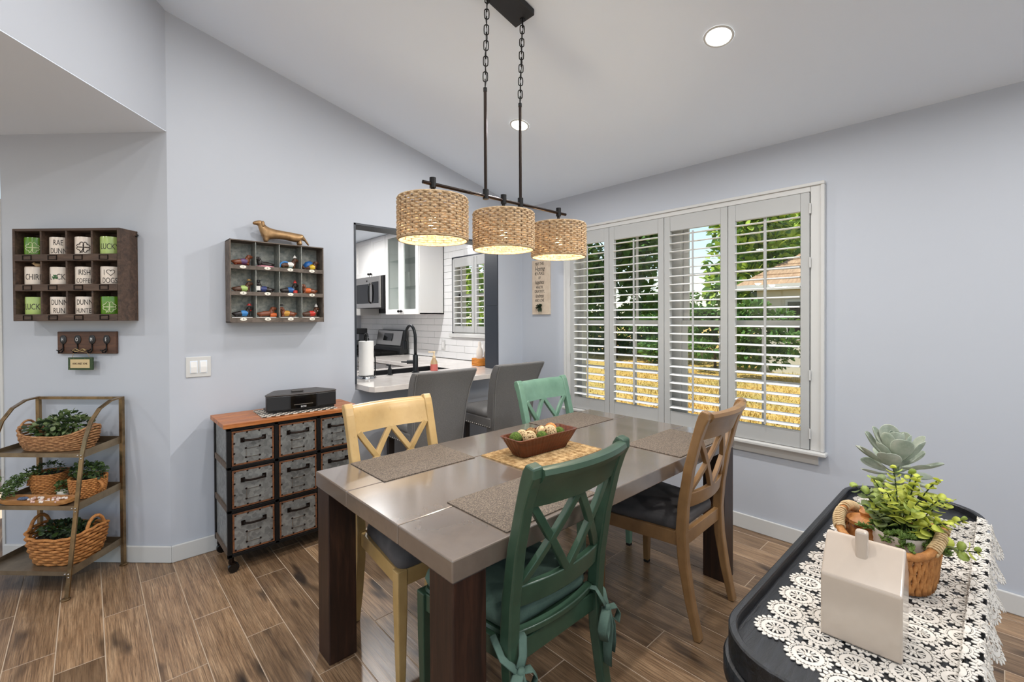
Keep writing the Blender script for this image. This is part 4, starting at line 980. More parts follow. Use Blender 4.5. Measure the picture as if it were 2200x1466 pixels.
# bronze dachshund on top
M('bronze_gold',(176,142,102),.38,.75,var=(20,(140,108,74),.4,.65))
t = thing('dachshund_statue','long bronze dachshund statue standing on the cubby shelf','statue',(.93,YW-.06,SZ1_+.0004))
vb = [(-.085,0,.052,.026),(-.03,0,.050,.024),(.03,0,.049,.023),(.09,0,.050,.025),(.125,0,.047,.018),(.145,0,.035,.007),(.172,0,.012,.004),(-.105,0,.072,.023),(-.118,0,.098,.017),(-.126,0,.112,.019),(-.146,0,.108,.011),(-.168,0,.103,.007),
      (-.092,.012,.026,.010),(-.092,.014,.006,.009),(-.092,-.012,.026,.010),(-.092,-.014,.006,.009),(.108,.012,.028,.012),(.116,.014,.006,.009),(.108,-.012,.028,.012),(.116,-.014,.006,.009)]
vb = [(x,y,z+(.014 if z > .03 else 0),r) if i not in (12,14,16,18) else (x,y,z+.004,r) for i,(x,y,z,r) in enumerate(vb)]
skin('body',vb,[(0,1),(1,2),(2,3),(3,4),(4,5),(5,6),(0,7),(7,8),(8,9),(9,10),(10,11),(0,12),(12,13),(0,14),(14,15),(3,16),(16,17),(3,18),(18,19)],'bronze_gold',t,2)
er = MB()
for q in (-1,1): er.ball((-.112,q*.022,.116),.016,10,8,(.62,.35,1.25))
er.build('ears','bronze_gold',t,smooth=True)

# ------------------------------------------------------------------ diagonal wall: mug shelf
RZ45 = R(-45)
wood('barn_wood', [(.25,lin((44,33,27))),(.5,lin((74,56,45))),(.8,lin((104,82,66)))], (1.2,8,8), 4, .65, True, .3)
M('mug_cream',(228,214,200),.22,coat=.4); M('mug_green',(88,134,30),.22,coat=.4); M('mug_lime',(168,190,110),.22,coat=.4); M('mug_ink',(48,40,36),.5); M('clover_pale',(206,216,170),.5); M('clover_green',(30,88,36),.5)
MT0, MT1, MZ0, MZ1, MD = .177, .787, 1.393, 1.903, .118
t = thing('mug_shelf','dark barn-wood cubby shelf holding twelve mugs','shelf',(AX,AY,0),RZ45)
xl, xr = -MT1, -MT0
MB().box(xl,xr,-.008,-.0006,MZ0,MZ1).build('back_board','barn_wood',t)
for x in (xl,xr-.014): MB().box(x,x+.014,-MD,-.008,MZ0,MZ1).build('side_board','barn_wood',t,bevel=.002)
MB().box(xl+.014,xr-.014,-MD,-.008,MZ1-.014,MZ1).build('top_board','barn_wood',t,bevel=.002)
rh = (MZ1-MZ0-.014)/3; cw = (xr-xl-.028)/4; ROWZ = [MZ0+rh*k+.012 for k in range(3)]
for k in range(3):
    z = ROWZ[k]; MB().box(xl+.014,xr-.014,-MD+.004,-.008,z-.012,z).build('shelf_board','barn_wood',t); MB().box(xl+.014,xr-.014,-MD-.002,-MD+.010,z-.012,z+.026).build('front_rail','barn_wood',t,bevel=.002)
    for c in range(4):
        xc = xl+.014+cw*(c+.5); h = MB(); zz = z+.007
        for a in ((-.026,.026,.010,.013),(-.026,.026,-.013,-.010),(-.026,-.022,-.013,.013),(.022,.026,-.013,.013)): h.box(xc+a[0],xc+a[1],-MD-.005,-MD-.002,zz+a[2],zz+a[3])
        h.build('label_holder','bronze_dark',t)
for k in (1,2,3): x = xl+.014+cw*k; MB().box(x-.005,x+.005,-MD+.004,-.008,MZ0+.012,MZ1-.014).build('divider','barn_wood',t)
MB().tube([(xr-.004,-.012,MZ1-.03),(xr+.006,-.012,MZ1-.03),(xr+.006,-.005,MZ1-.02)],.004,6).build('hanger','black_metal',t)
def clover(name, mat, parent, M4, s, fill=False, n=4):
    mb = MB()
    for k in range(n):
        a = PI/4+k*PI/2 if n == 4 else PI/2+k*2*PI/3
        pts = []
        for j in range(15):
            u = j/14*2*PI; hx = .46*math.sin(u)**3; hy = .36*math.cos(u)-.14*math.cos(2*u)-.06*math.cos(3*u)+.42
            pts.append((s*(hx*math.sin(a)+hy*math.cos(a))*.72, s*(-hx*math.cos(a)+hy*math.sin(a))*.72, .0006))
        if fill: mb.add([tuple(M4 @ Vector(p)) for p in pts[:-1]],[tuple(range(14))])
        else: mb.tube([M4 @ Vector(p) for p in pts[:-1]],s*.035,4,loop=True)
    mb.tube([M4 @ Vector((0,0,.0006)),M4 @ Vector((-.08*s,-.3*s,.0006)),M4 @ Vector((-.3*s,-.62*s,.0006))],s*.035,4)
    return mb.build(name,mat,parent)
mugs = [(2,0,'mug_green','C','','bright green mug with pale clover outline, top left cubby'),(2,1,'mug_cream','RAE','DUNN','cream mug with two lines of lettering, top row second cubby'),(2,2,'mug_cream','K','','cream mug with black clover outline, top row third cubby'),(2,3,'mug_lime','LUCKY','','lime mug lettered lucky, top right cubby'),
        (1,0,'mug_cream','CHIRP','','cream mug lettered chirp with a bird on its lid'),(1,1,'mug_cream','L*CKY','','cream mug lettered lucky with a small green clover'),(1,2,'mug_cream','IRISH','COFFEE','cream mug lettered irish coffee'),(1,3,'mug_cream','I H','DOGS','cream mug lettered with a heart and dogs'),
        (0,0,'mug_lime','LUCKY','','lime mug lettered lucky, bottom left cubby'),(0,1,'mug_cream','DUNN','RUN','cream mug lettered dunn run, bottom row second cubby'),(0,2,'mug_cream','DUNN','HUNTER','cream mug lettered dunn hunter, bottom row third cubby'),(0,3,'mug_green','C','','bright green mug with pale clover outline, bottom right cubby')]
rot = Matrix.Rotation(RZ45,4,'Z'); base = Matrix.Translation((AX,AY,0)) @ rot
for r,c,mt,l1,l2,lb in mugs:
    xc = xl+.014+cw*(c+.5)-.010; p = base @ Vector((xc,-.058,ROWZ[r]+.0005))
    g = thing('mug',lb,'mug',p,RZ45+R(28),'mugs in the wall shelf'); mr = .051; H = .122
    MB().lathe([(mr*.80,0),(mr*.94,.004),(mr,.012),(mr,H-.006),(mr*.985,H),(mr*.93,H),(mr*.92,.012),(.002,.009)],32).build('cup',mt,g,smooth='auto')
    MB().tube([(mr-.002,0.0,H*.80),(mr+.012,.006,H*.82),(mr+.016,.008,H*.6),(mr+.013,.007,H*.36),(mr-.002,0,H*.28)],.006,8).build('handle',mt,g,smooth=True)
    def T(x, z): return Matrix.Translation((x,0,z)) @ Matrix.Rotation(R(90),4,'X')
    def bendm(z): return Matrix.Translation((0,0,z)) @ Matrix.Rotation(R(90),4,'X')
    def wr(s, z, size): text(s,'lettering','mug_ink',g,size,bendm(z),bend=mr+.0004,sx=.60,depth=.0003)
    if l1 in ('C','K'): clover('clover','clover_pale' if l1 == 'C' else 'mug_ink',g,Matrix.Translation((.0,-mr-.0006,.064)) @ Matrix.Rotation(R(90),4,'X'),.052)
    elif l1 == 'L*CKY':
        wr('L   CKY',.066,.046); clover('clover','clover_green',g,Matrix.Translation((-.014,-mr-.0010,.066)) @ Matrix.Rotation(R(90),4,'X'),.024,True,3)
    elif l1 == 'I H':
        wr('I       ',.088,.042)
        pts = [Matrix.Translation((.006,-mr-.0008,.090)) @ Matrix.Rotation(R(90),4,'X') @ Vector((.0012*16*math.sin(u)**3*.95,.0012*(13*math.cos(u)-5*math.cos(2*u)-2*math.cos(3*u)-math.cos(4*u))*.95,0)) for u in [2*PI*k/24 for k in range(24)]]
        MB().tube(pts,.0012,4,loop=True).build('heart','mug_ink',g); wr(l2,.044,.042)
    elif l2: wr(l1,.090,.042); wr(l2,.044,.042 if len(l2) < 6 else .036)
    else: wr(l1,.066,.046)
    if l1 == 'CHIRP':
        MB().lathe([(.002,H+.001),(mr*.95,H+.0005),(mr,H+.003),(mr*.6,H+.006),(.002,H+.007)],24).build('lid',mt,g,smooth='auto')
        M('bird_tan',(206,172,128),.4); bm_ = MB().ball((.010,-.02,H+.016),.012,12,8,(1.4,.9,.8)); bm_.ball((-.006,-.02,H+.022),.0075,10,7); bm_.loft([[(-.011,-.022,H+.021),(-.011,-.018,H+.021),(-.011,-.02,H+.024)],[(-.018,-.0204,H+.021),(-.018,-.0196,H+.021),(-.018,-.02,H+.022)]]); bm_.bar((.02,-.02,H+.016),(.038,-.02,H+.012),.010,.004); bm_.build('bird_knob','bird_tan',g,smooth='auto')
# HOME hook board
wood('hook_wood', [(.25,lin((54,34,25))),(.5,lin((84,54,38))),(.8,lin((110,74,52)))], (1.2,8,8), 4, .5, True, .2)
t = thing('hook_board','brown wooden hook board reading HOME below the mug shelf','hook board',(AX,AY,0),RZ45)
MB().box(-.642,-.297,-.019,-.0006,1.205,1.332).build('board','hook_wood',t,bevel=.003)
for k,ch in enumerate('HOME'):
    x = -.605+.0855*k; z = 1.286
    hk = MB().lathe([(.001,.006),(.016,.005),(.020,.002),(.020,0)],20,m=Matrix.Translation((x,-.0195,z)) @ Matrix.Rotation(R(90),4,'X') @ Matrix.Diagonal((1,1.3,1,1))).build('hook_plate','black_matte',t,smooth='auto')
    text(ch,'letter','label_white',hk,.030,Matrix.Translation((x,-.0262,z)) @ Matrix.Rotation(R(90),4,'X'),sx=.6)
    MB().tube([(x,-.021,z-.022),(x,-.022,z-.06),(x,-.030,z-.074),(x,-.046,z-.072),(x,-.050,z-.058)],.0035,6).build('hook','black_metal',hk,smooth=True)
    MB().tube([(x,-.021,z-.05),(x-.014,-.034,z-.066),(x-.024,-.036,z-.058)],.003,6).build('side_hook','black_metal',hk,smooth=True)
M('twine',(168,144,102),.9)
t = thing('hanging_plaque','small green bordered home sweet home plaque hanging from the hooks','sign',(base @ Vector((-.487,-.030,1.15))),RZ45)
M('plaque_green',(44,66,34),.5,var=(120,(120,120,60),.62,.68)); M('plaque_tan',(206,182,138),.5); M('brown_ink',(66,40,24),.6)
MB().box(-.072,.072,-.010,.0,-.036,.036).build('board','plaque_green',t,bevel=.002); pf = MB().box(-.057,.057,-.0115,-.010,-.025,.025).build('panel','plaque_tan',t,bevel=.001)
text('HOME  SWEET  HOME','lettering','brown_ink',pf,.016,Matrix.Translation((0,-.0118,0)) @ Matrix.Rotation(R(90),4,'X'),sx=.55)
MB().tube([(-.05,-.004,.036),(-.035,-.012,.068),(0,-.018,.074),(.045,-.012,.062),(.05,-.004,.036)],.0012,4).build('cord','twine',t)
bw_ = MB()
for s in (-1,1): bw_.tube([(.008,-.016,.074),(.008+s*.022,-.022,.086),(.008+s*.040,-.022,.078),(.008+s*.022,-.018,.070),(.008,-.016,.074)],.006,6,flat=(1,.3))
bw_.build('raffia_bow','twine',t,smooth=True)

# ------------------------------------------------------------------ metal plant stand
M('brass_old',(156,130,96),.32,.85,var=(14,(112,94,70),.4,.65)); M('tin',(150,134,110),.38,.7,var=(9,(112,98,80),.35,.7))
t = thing('plant_stand','aged brass three-tier plant stand against the diagonal wall','stand',(AX,AY,0),RZ45)
tr, tl_ = .255, .745
fo = lambda z: .352-.125*z
for s,tx in ((1,tr),(-1,tl_)):
    MB().box(-tx-.010,-tx+.010,-.040,-.022,.0,.962).build('back_post','brass_old',t,bevel=.002)
    pts = [(-tx,-fo(0),.005),(-tx,-fo(.2),.2),(-tx,-fo(.45),.45),(-tx,-fo(.70),.70),(-tx,-.245,.78),(-tx,-.215,.86),(-tx,-.165,.92),(-tx,-.10,.952),(-tx,-.031,.958)]
    rings = []
    for i,p in enumerate(pts):
        a = Vector(pts[max(i-1,0)]); b = Vector(pts[min(i+1,len(pts)-1)]); d = (b-a).normalized(); n_ = Vector((0,-d.z,d.y)); P = Vector(p)
        rings.append([P+Vector((-.011,0,0))-n_*.004,P+Vector((.011,0,0))-n_*.004,P+Vector((.011,0,0))+n_*.004,P+Vector((-.011,0,0))+n_*.004])
    MB().loft(rings).build('front_post','brass_old',t,bevel=.001)
    for y in (-fo(0)-.006,-.031): MB().lathe([(.018,0),(.020,.006),(.012,.012)],14,(-tx,y,0)).build('foot','brass_old',t,smooth='auto')
MB().box(-tl_,-tr,-.038,-.024,.946,.962).build('top_rail','brass_old',t,bevel=.002)
TZS = (.125,.440,.702)
for z in TZS:
    f0 = fo(z)-.006; sh = MB().box(-tl_+.011,-tr-.011,-f0,-.03,z-.004,z).build('tray_shelf','tin',t)
    l = MB(); l.box(-tl_+.008,-tr-.008,-f0-.003,-f0,z-.018,z+.004); l.build('front_lip','tin',sh,off=(0,0,0))
    for tx in (tr+.006,tl_-.010): MB().prism([(-f0,z-.022),(-.03,z-.004),(-.03,z+.034),(-f0,z+.016)],'x',-tx-.002,-tx+.002).build('side_guard','tin',sh,off=(0,0,0))
    MB().box(-tl_+.011,-tr-.011,-.031,-.028,z,z+.034).build('back_guard','tin',sh,off=(0,0,0))
    rv = MB()
    for tx in (tr,tl_):
        for q in (0,1,2): rv.ball((-tx+(0 if q < 2 else .0)-(-.018 if q == 2 else 0)*(1 if tx == tl_ else -1),-f0-.012,z-.004-.016*(q == 1)),.0045,8,5)
    rv.build('rivets','steel',sh,smooth=True,off=(0,0,0))['kind'] = 'stuff'
# woven baskets
m, nt, b = nmat('seagrass'); v = coords(nt,(1,1,1),True); f = noise(nt,v,70,4,.7)
nt.links.new(ramp(nt,f,[(.3,lin((112,74,44))),(.5,lin((158,112,72))),(.75,lin((190,146,100)))]),b.inputs['Base Color']); b.inputs['Roughness'].default_value = .75
m, nt, b = nmat('rope_tan'); v = coords(nt,(1,1,1),True); f = noise(nt,v,60,4,.7)
nt.links.new(ramp(nt,f,[(.3,lin((138,86,40))),(.55,lin((180,120,62))),(.8,lin((206,152,92)))]),b.inputs['Base Color']); b.inputs['Roughness'].default_value = .7
M('soil',(34,26,20),.95,bmp=(60,.8,.01))
def basket(t, a, b_, h, rows, st, r, mat, flare=.0, dip=0, amp=.003, name='weave', sq=2.6):
    mb = MB()
    def pt(th, u, k):
        c, s = math.cos(th), math.sin(th); e_ = 2/sq
        x = a*(abs(c)**e_)*(1 if c >= 0 else -1); y = b_*(abs(s)**e_)*(1 if s >= 0 else -1)
        f = (.86+.14*math.sin(min(1,u*1.2+.15)*PI/2))+flare*u
        w = amp*math.cos(st*th+(PI if k % 2 else 0)); L = math.hypot(x,y)
        x, y = x*f*(1+w/L), y*f*(1+w/L)
        return (x, y, r+(h-2*r)*u+dip*u*(abs(c)**3))
    n = max(64, st*4)
    for k in range(rows): mb.tube([pt(2*PI*j/n,k/(rows-1),k) for j in range(n)],r,5,loop=True)
    o = mb.build(name,mat,t,smooth=True); o['kind'] = 'stuff'; return o
def foliage(t, blobs, L, Wd, mats, n, seed, name='foliage', up=.4):
    rr = random.Random(seed); mbs = [MB() for _ in mats]
    vs, fs = leafverts(L,Wd)
    for (c, rad, cnt) in blobs:
        for k in range(int(cnt)):
            d = Vector((rr.gauss(0,1),rr.gauss(0,1),rr.gauss(0,1)+up)).normalized(); q = rr.uniform(.55,1)
            p = Vector((c[0]+d.x*rad[0]*q,c[1]+d.y*rad[1]*q,c[2]+d.z*rad[2]*q)); s = rr.uniform(.7,1.25)
            mm = Matrix.Translation(p) @ rotm((d+Vector((rr.gauss(0,.5),rr.gauss(0,.5),rr.gauss(0,.4)))).normalized(),rr.uniform(-1,1)) @ Matrix.Scale(s,4)
            mbs[rr.randrange(len(mats))].add(vs,fs,mm)
    for mb,mt in zip(mbs,mats):
        o = mb.build(name,mt,t,smooth=True); o['kind'] = 'stuff'
def leafm(name,c1,c2,rough=.5):
    m, nt, b = nmat(name); f = noise(nt,coords(nt,(1,1,1)),40,3,.6); nt.links.new(ramp(nt,f,[(.3,lin(c1)),(.7,lin(c2))]),b.inputs['Base Color']); b.inputs['Roughness'].default_value = rough
    tl = nt.nodes.new('ShaderNodeBsdfTranslucent'); tl.inputs[0].default_value = lin(c2); mx = nt.nodes.new('ShaderNodeMixShader'); mx.inputs[0].default_value = .3
    nt.links.new(b.outputs[0],mx.inputs[1]); nt.links.new(tl.outputs[0],mx.inputs[2]); nt.links.new(mx.outputs[0],nt.nodes['Material Output'].inputs[0])
leafm('leaf_a',(44,66,30),(74,98,46)); leafm('leaf_b',(66,92,48),(104,126,70)); leafm('leaf_c',(36,52,32),(60,76,52)); leafm('leaf_d',(112,130,84),(140,152,108))
def stand_pt(x, off, z): return base @ Vector((x,-off,z))
def bask_thing(name,label,x,off,z): return thing(name,label,'basket' if 'basket' in name else 'plant',stand_pt(x,off,z),RZ45)
z3,z2,z1 = .7026,.4406,.1256
t = thing('plant_basket','long woven basket of ivy on the top tier of the stand','basket',stand_pt(-.495,.150,z3),RZ45)
basket(t,.185,.085,.085,9,22,.0062,'seagrass',.06,.045); MB().lathe([(.001,.055),(.9,.055)],32,m=Matrix.Diagonal((.165,.07,1,1)),caps=False).build('soil','soil',t)
MB().tube([(-.18,.04*math.cos(PI*k/8),.10+.05*math.sin(PI*k/8)) for k in range(9)],.006,6).build('handle','seagrass',t,smooth=True); MB().tube([(.185,.04*math.cos(PI*k/8),.10+.03*math.sin(PI*k/8)) for k in range(9)],.006,6).build('handle','seagrass',t,smooth=True)
foliage(t,[((-.09,0,.10),(.07,.06,.05),130),((0,0,.12),(.08,.06,.06),170),((.10,0,.12),(.08,.06,.05),150),((.04,.01,.15),(.05,.05,.05),60)],.024,.019,['leaf_a','leaf_b','leaf_c','leaf_d'],0,11)
t = thing('plant_basket','tall woven basket with trailing string plant, middle tier left','basket',stand_pt(-.565,.135,z2+.0085),R(-35))
basket(t,.072,.062,.12,13,20,.005,'rope_tan',.05); MB().lathe([(.001,.105),(.06,.105)],24,caps=False).build('soil','soil',t)
MB().tube([(-.075,.045*math.cos(PI*k/8),.06+.065*math.sin(PI*k/8)) for k in range(9)],.006,6).build('handle','rope_tan',t,smooth=True)
foliage(t,[((-.01,0,.135),(.08,.06,.035),200),((-.07,-.03,.10),(.05,.04,.05),90)],.013,.010,['leaf_b','leaf_c','leaf_a'],0,5)
vm = MB(); vs, fs = leafverts(.014,.011); rr = random.Random(4)
for q in range(16):
    x0, y0 = -.05-.006*q, -.05-.004*q; px = Vector((x0+rr.uniform(-.02,.02), y0, .12)); ln_ = rr.uniform(.08,.16) if q < 10 else rr.uniform(.18,.26)
    for j in range(int(ln_/.007)):
        u = j*.007; px2 = Vector((px.x-.05*min(1,u/.12)-(.05 if q >= 10 else 0), px.y-.085*min(1,u/.10)*(1 if q >= 10 else .6), .13-u*(1.0 if q >= 10 else .75)))
        for s in (-1,1): vm.add(vs,fs,Matrix.Translation(px2) @ rotm((s*.8,rr.uniform(-.6,.2),rr.uniform(-.5,.2)),rr.uniform(-1,1)))
o = vm.build('trailing_stems','leaf_b',t,smooth=True); o['kind'] = 'stuff'
t = thing('plant_basket','round coiled basket with small bushy plant, middle tier right','basket',stand_pt(-.350,.138,z2+.0012),R(-45))
basket(t,.072,.068,.105,10,24,.006,'rope_tan',.06,sq=2.1); MB().lathe([(.001,.09),(.062,.09)],24,caps=False).build('soil','soil',t)
MB().tube([(.075+.026*math.sin(PI*k/8),-.02,.09-.06*k/8) for k in range(9)],.0075,6).build('handle','rope_tan',t,smooth=True)
foliage(t,[((-.01,0,.135),(.075,.06,.04),230),((.05,0,.13),(.05,.05,.035),90)],.018,.015,['leaf_a','leaf_b','leaf_c'],0,8)
t = thing('small_potted_plant','little plant in a white pot between the middle-tier baskets','plant',stand_pt(-.452,.178,z2+.0012),0)
MB().lathe([(.018,0),(.024,.004),(.026,.04),(.022,.04),(.02,.03)],16).build('pot','enamel',t,smooth='auto'); foliage(t,[((0,0,.06),(.032,.032,.03),110)],.014,.012,['leaf_b','leaf_a'],0,2)
wood('tray_wood', [(.3,lin((150,100,54))),(.55,lin((186,134,80))),(.8,lin((206,158,104)))], (1.2,8,8), 4, .45, True, .1)
t = thing('wooden_tray','shallow oval wooden tray on the middle tier','tray',stand_pt(-.50,.257,z2+.005),RZ45)
MB().loft([[(x,y,z) for x,y in rrect(-.19*s,.19*s,-.042*s,.042*s,.038*s,6)] for s,z in ((.86,0),(.97,.008),(1.0,.026),(.96,.026),(.90,.014),(.5,.012))]).build('tray','tray_wood',t,smooth='auto')
M('bead_white',(226,214,204),.5); M('bead_pink',(206,170,158),.5); M('bead_blue',(92,108,136),.6)
t = thing('bead_garland','string of pale wooden beads lying in the wooden tray','garland',stand_pt(-.48,.257,z2+.0195),RZ45)
rr = random.Random(9)
for nm,mt,n in (('beads','bead_white',26),('pink_beads','bead_pink',18)):
    mb = MB()
    for k in range(n): u = k/n; mb.ball((-.06+.19*u+rr.uniform(-.006,.006),-.012+.03*math.sin(u*9+(2 if n == 18 else 0)),.006),.0065,8,6)
    mb.build(nm,mt,t,smooth=True)
ts = MB()
for k in range(26): a = 2*PI*k/26; ts.tube([(-.105,0,.008),(-.105+.02*math.cos(a),.012*math.sin(a),.010),(-.105+.026*math.cos(a),.016*math.sin(a),.004)],.002,4)
ts.build('tassel','bead_blue',t,smooth=True)
t = thing('plant_basket','deep chunky woven basket of greenery on the bottom tier','basket',stand_pt(-.42,.185,z1),RZ45)
basket(t,.150,.105,.15,10,16,.0085,'rope_tan',.12,.03,.005)
MB().lathe([(.001,.12),(1,.12)],32,m=Matrix.Diagonal((.14,.095,1,1)),caps=False).build('soil','soil',t)
for s in (-1,1): MB().tube([(s*.155,.05*math.cos(PI*k/8),.15+.075*math.sin(PI*k/8)) for k in range(9)],.0085,6).build('handle','rope_tan',t,smooth=True)
foliage(t,[((-.03,0,.15),(.11,.085,.035),260),((.06,0,.145),(.08,.08,.03),120)],.022,.017,['leaf_a','leaf_c','leaf_c'],0,21)
# ------------------------------------------------------------------ wall sign near the window
M('sign_board',(218,200,178),.6,var=(12,(206,186,164),.4,.6))
t = thing('wall_sign','narrow cream wooden sign of lettering beside the window shutters','sign',(XW,2.981,1.43))
MB().box(-.018,-.0006,-.113,.113,0,.517).build('board','sign_board',t,bevel=.002)
def st(s, z, size, sx=.62, shear=0):
    text(s,'lettering','ink',t,size,Matrix.Translation((-.0186,.014,z)) @ Matrix(((0,0,-1,0),(-1,0,0,0),(0,1,0,0),(0,0,0,1))),sx=sx,shear=shear)
st('MAY THIS',.480,.042); st('Home',.432,.070,.72,.35); st('BE A PLACE',.388,.040,.60); st('OF',.347,.036); st('happiness',.306,.054,.56,.3); st('HEALTH,',.258,.038); st('CREATIVITY,',.218,.040,.58); st('kindness',.176,.054,.56,.3); st('AND LOVE',.132,.040,.6)
mb = MB(); vs, fs = leafverts(.045,.024); rr = random.Random(6)
for k in range(18):
    a = rr.uniform(0,6.28); mb.add(vs,fs,Matrix.Translation((-.024,.010,.068)) @ rotm((-.35+rr.uniform(-.3,.2),math.cos(a),math.sin(a)*.9),rr.uniform(-1,1)) @ Matrix.Scale(rr.uniform(.7,1.3),4))
mb.build('leaf_sprig','leaf_c',t,smooth=True)
# ------------------------------------------------------------------ foreground: black tray-top console
wood('black_oak', [(.3,lin((13,14,16))),(.5,lin((24,26,30))),(.75,lin((40,43,49)))], (.9,9,9), 7, .36, True, .5)
TF = .735; QX0,QX1,QY0,QY1 = .90,2.195,.028,.402
t = thing('console_table','black oak console with rounded tray rim in the right foreground','console',((QX0+QX1)/2,(QY0+QY1)/2,0),world=True)
def rr_ring(i, z, r=.14, n=10): return [(x,y,z) for x,y in rrect(QX0+i,QX1-i,QY0+i,QY1-i,r-i,n)]
MB().loft([rr_ring(.0,.700),rr_ring(0,.752),rr_ring(.003,.755),rr_ring(.014,.755),rr_ring(.017,.752),rr_ring(.019,.730)],caps=False).build('tray_rim','black_oak',t,smooth='auto')
MB().loft([rr_ring(.012,.700),rr_ring(.012,TF)]).build('tray_floor','black_oak',t)
MB().loft([rr_ring(-.008,.655),rr_ring(-.010,.660),rr_ring(-.010,.690),rr_ring(-.006,.696),rr_ring(.01,.699)]).build('apron','black_oak',t,smooth='auto')
MB().loft([rr_ring(.03,.16),rr_ring(.03,.655)]).build('body','black_oak',t,smooth='auto')
for x in (QX0+.12,QX1-.12):
    for y in (QY0+.09,QY1-.09): MB().cyl((x,y,0),(x,y,.16),.016,14,.024).build('leg','black_matte',t,smooth='auto')
# ------------------------------------------------------------------ crocheted runner of medallions
M('cotton',(206,200,191),.9,bmp=(400,.3,.001))
dl_ = thing('lace_runner','white crocheted lace runner draped over the black console','lace runner',(1.5,.2,TF))
RM = .0405
def drape(x, y):
    """flat coordinates -> over the tray floor, up over the rim and down the outside"""
    yr = QY0+.022; z = TF+.0018; wob = .0
    if y >= yr: return (x,y,z)
    s = yr-y
    if s < .021: return (x, yr-.001*s/.021, z+s)
    s -= .021
    if s < .026: return (x, yr-.001-s, TF+.0228)
    s -= .026
    return (x+.004*math.sin(40*x)*min(1,s/.05), yr-.031-s*(.30+.14*math.sin(33*x)), TF+.0228-s*.93)
def medallion(cx, cy, rot):
    mb = MB(); n = 48
    def P(r, a): return drape(cx+RM*r*math.cos(a+rot), cy+RM*r*math.sin(a+rot))
    def ringband(r0, r1, f0=None, f1=None):
        a_ = [2*PI*k/n for k in range(n)]
        v = [P(f0(a) if f0 else r0,a) for a in a_]+[P(f1(a) if f1 else r1,a) for a in a_]
        mb.add(v,[(k,(k+1) % n,n+(k+1) % n,n+k) for k in range(n)])
    c = [P(.12,2*PI*k/12) for k in range(12)]; mb.add(c,[tuple(range(12))])
    ringband(.15,.20)
    for k in range(6): a = 2*PI*k/6; mb.add([P(.11,a-.2),P(.11,a+.2),P(.16,a+.15),P(.16,a-.15)],[(0,1,2,3)])
    for k in range(12):
        a = 2*PI*k/12; mb.add([P(.19,a-.10),P(.19,a+.10),P(.30,a+.15),P(.40,a+.12),P(.47,a+.05),P(.47,a-.05),P(.40,a-.12),P(.30,a-.15)],[(0,1,2,3,4,5,6,7)])
    ringband(.46,.67)
    for k in range(32):
        a = 2*PI*k/32; mb.add([P(.69,a-.055),P(.69,a+.055),P(.76,a+.05),P(.76,a-.05)],[(0,1,2,3)])
    ringband(.75,.83)
    for k in range(20):
        a = 2*PI*k/20; mb.add([P(.82,a-.10),P(.82,a+.10),P(.92,a+.115),P(1.0,a+.05),P(1.03,a),P(1.0,a-.05),P(.92,a-.115)],[(0,1,2,3,4,5,6)])
    o = mb.build('medallion','cotton',dl_,off=(1.5,.2,TF)); md = o.modifiers.new('thick','SOLIDIFY'); md.thickness = .0016
    return o
row = 0; y = .325
stp = RM*2.0
while y > -.03:
    x = .985+(stp/2 if row % 2 else 0)
    while x < 2.07:
        if not (x < 1.02 and y > .30): medallion(x,y,row*.13)
        x += stp
    y -= stp*.86; row += 1
# ------------------------------------------------------------------ ceramic house
M('ceramic',(196,180,164),.16,var=(4,(182,167,152),.35,.7),coat=.5)
t = thing('ceramic_house','glossy cream ceramic house with chimney on the lace runner','house figurine',(1.180,.192,TF+.0045),R(2))
hw, hd = .0655, .063
rings = []
prof = [(-hd,0),(hd,0),(hd,.127),(.004,.196),(-.004,.196),(-hd,.127)]
MB().prism(prof,'y',-hw,hw).build('walls','ceramic',t,bevel=.005,seg=3)
MB().box(-.030,-.012,-.009,.013,.150,.222).build('chimney','ceramic',t,bevel=.006,seg=3)
# ------------------------------------------------------------------ wicker basket and pots behind the house
t = thing('wicker_basket','amber wicker basket with wrapped handles behind the ceramic house','basket',(1.515,.195,TF+.004),0)
mb = MB()
def bo(u, k):   # outline point at angle u, height fraction k
    c, s = math.cos(u), math.sin(u); e_ = .62
    x = .125*(abs(c)**e_)*(1 if c >= 0 else -1); y = .098*(abs(s)**e_)*(1 if s >= 0 else -1); f = .90+.12*k
    top = .100+.032*abs(s)**4
    return Vector((x*f,y*f,.006+(top-.012)*k))
for j in range(64):
    u = 2*PI*j/64; mb.tube([bo(u+.03*math.sin(k*1.6+j*PI),k/8)*1.0 for k in range(9)],.0052,5)
mb.build('vertical_strands','rope_tan',t,smooth=True)['kind'] = 'stuff'
mb = MB()
for k in range(7): mb.tube([bo(2*PI*j/72,(k+.3)/7)*.985 for j in range(72)],.0035,5,loop=True)
mb.build('inner_rows','seagrass',t,smooth=True)['kind'] = 'stuff'
MB().tube([bo(2*PI*j/72,1.0)+Vector((0,0,.006)) for j in range(72)],.0095,8,loop=True).build('rim','rope_tan',t,smooth=True)
for s in (-1,1):
    hp = []
    for k in range(20*8):
        u = s*PI/2+(-.62+1.24*k/159); c_ = bo(u,1.0)+Vector((0,0,.006)); tg = (bo(u+.02,1.0)-bo(u-.02,1.0)).normalized(); a = tg.cross(Vector((0,0,1))).normalized(); b_ = tg.cross(a)
        hp.append(c_+a*.0115*math.cos(2*PI*k/8)+b_*.0115*math.sin(2*PI*k/8))
    MB().tube(hp,.0027,5).build('handle_wrap','rattan_pale',t,smooth=True)
MB().loft([[(x,y,z) for x,y in rrect(-.10,.10,-.08,.08,.04,4)] for z in (.003,.009)]).build('bottom','seagrass',t)
M('pot_ribbed',(220,208,196),.4)
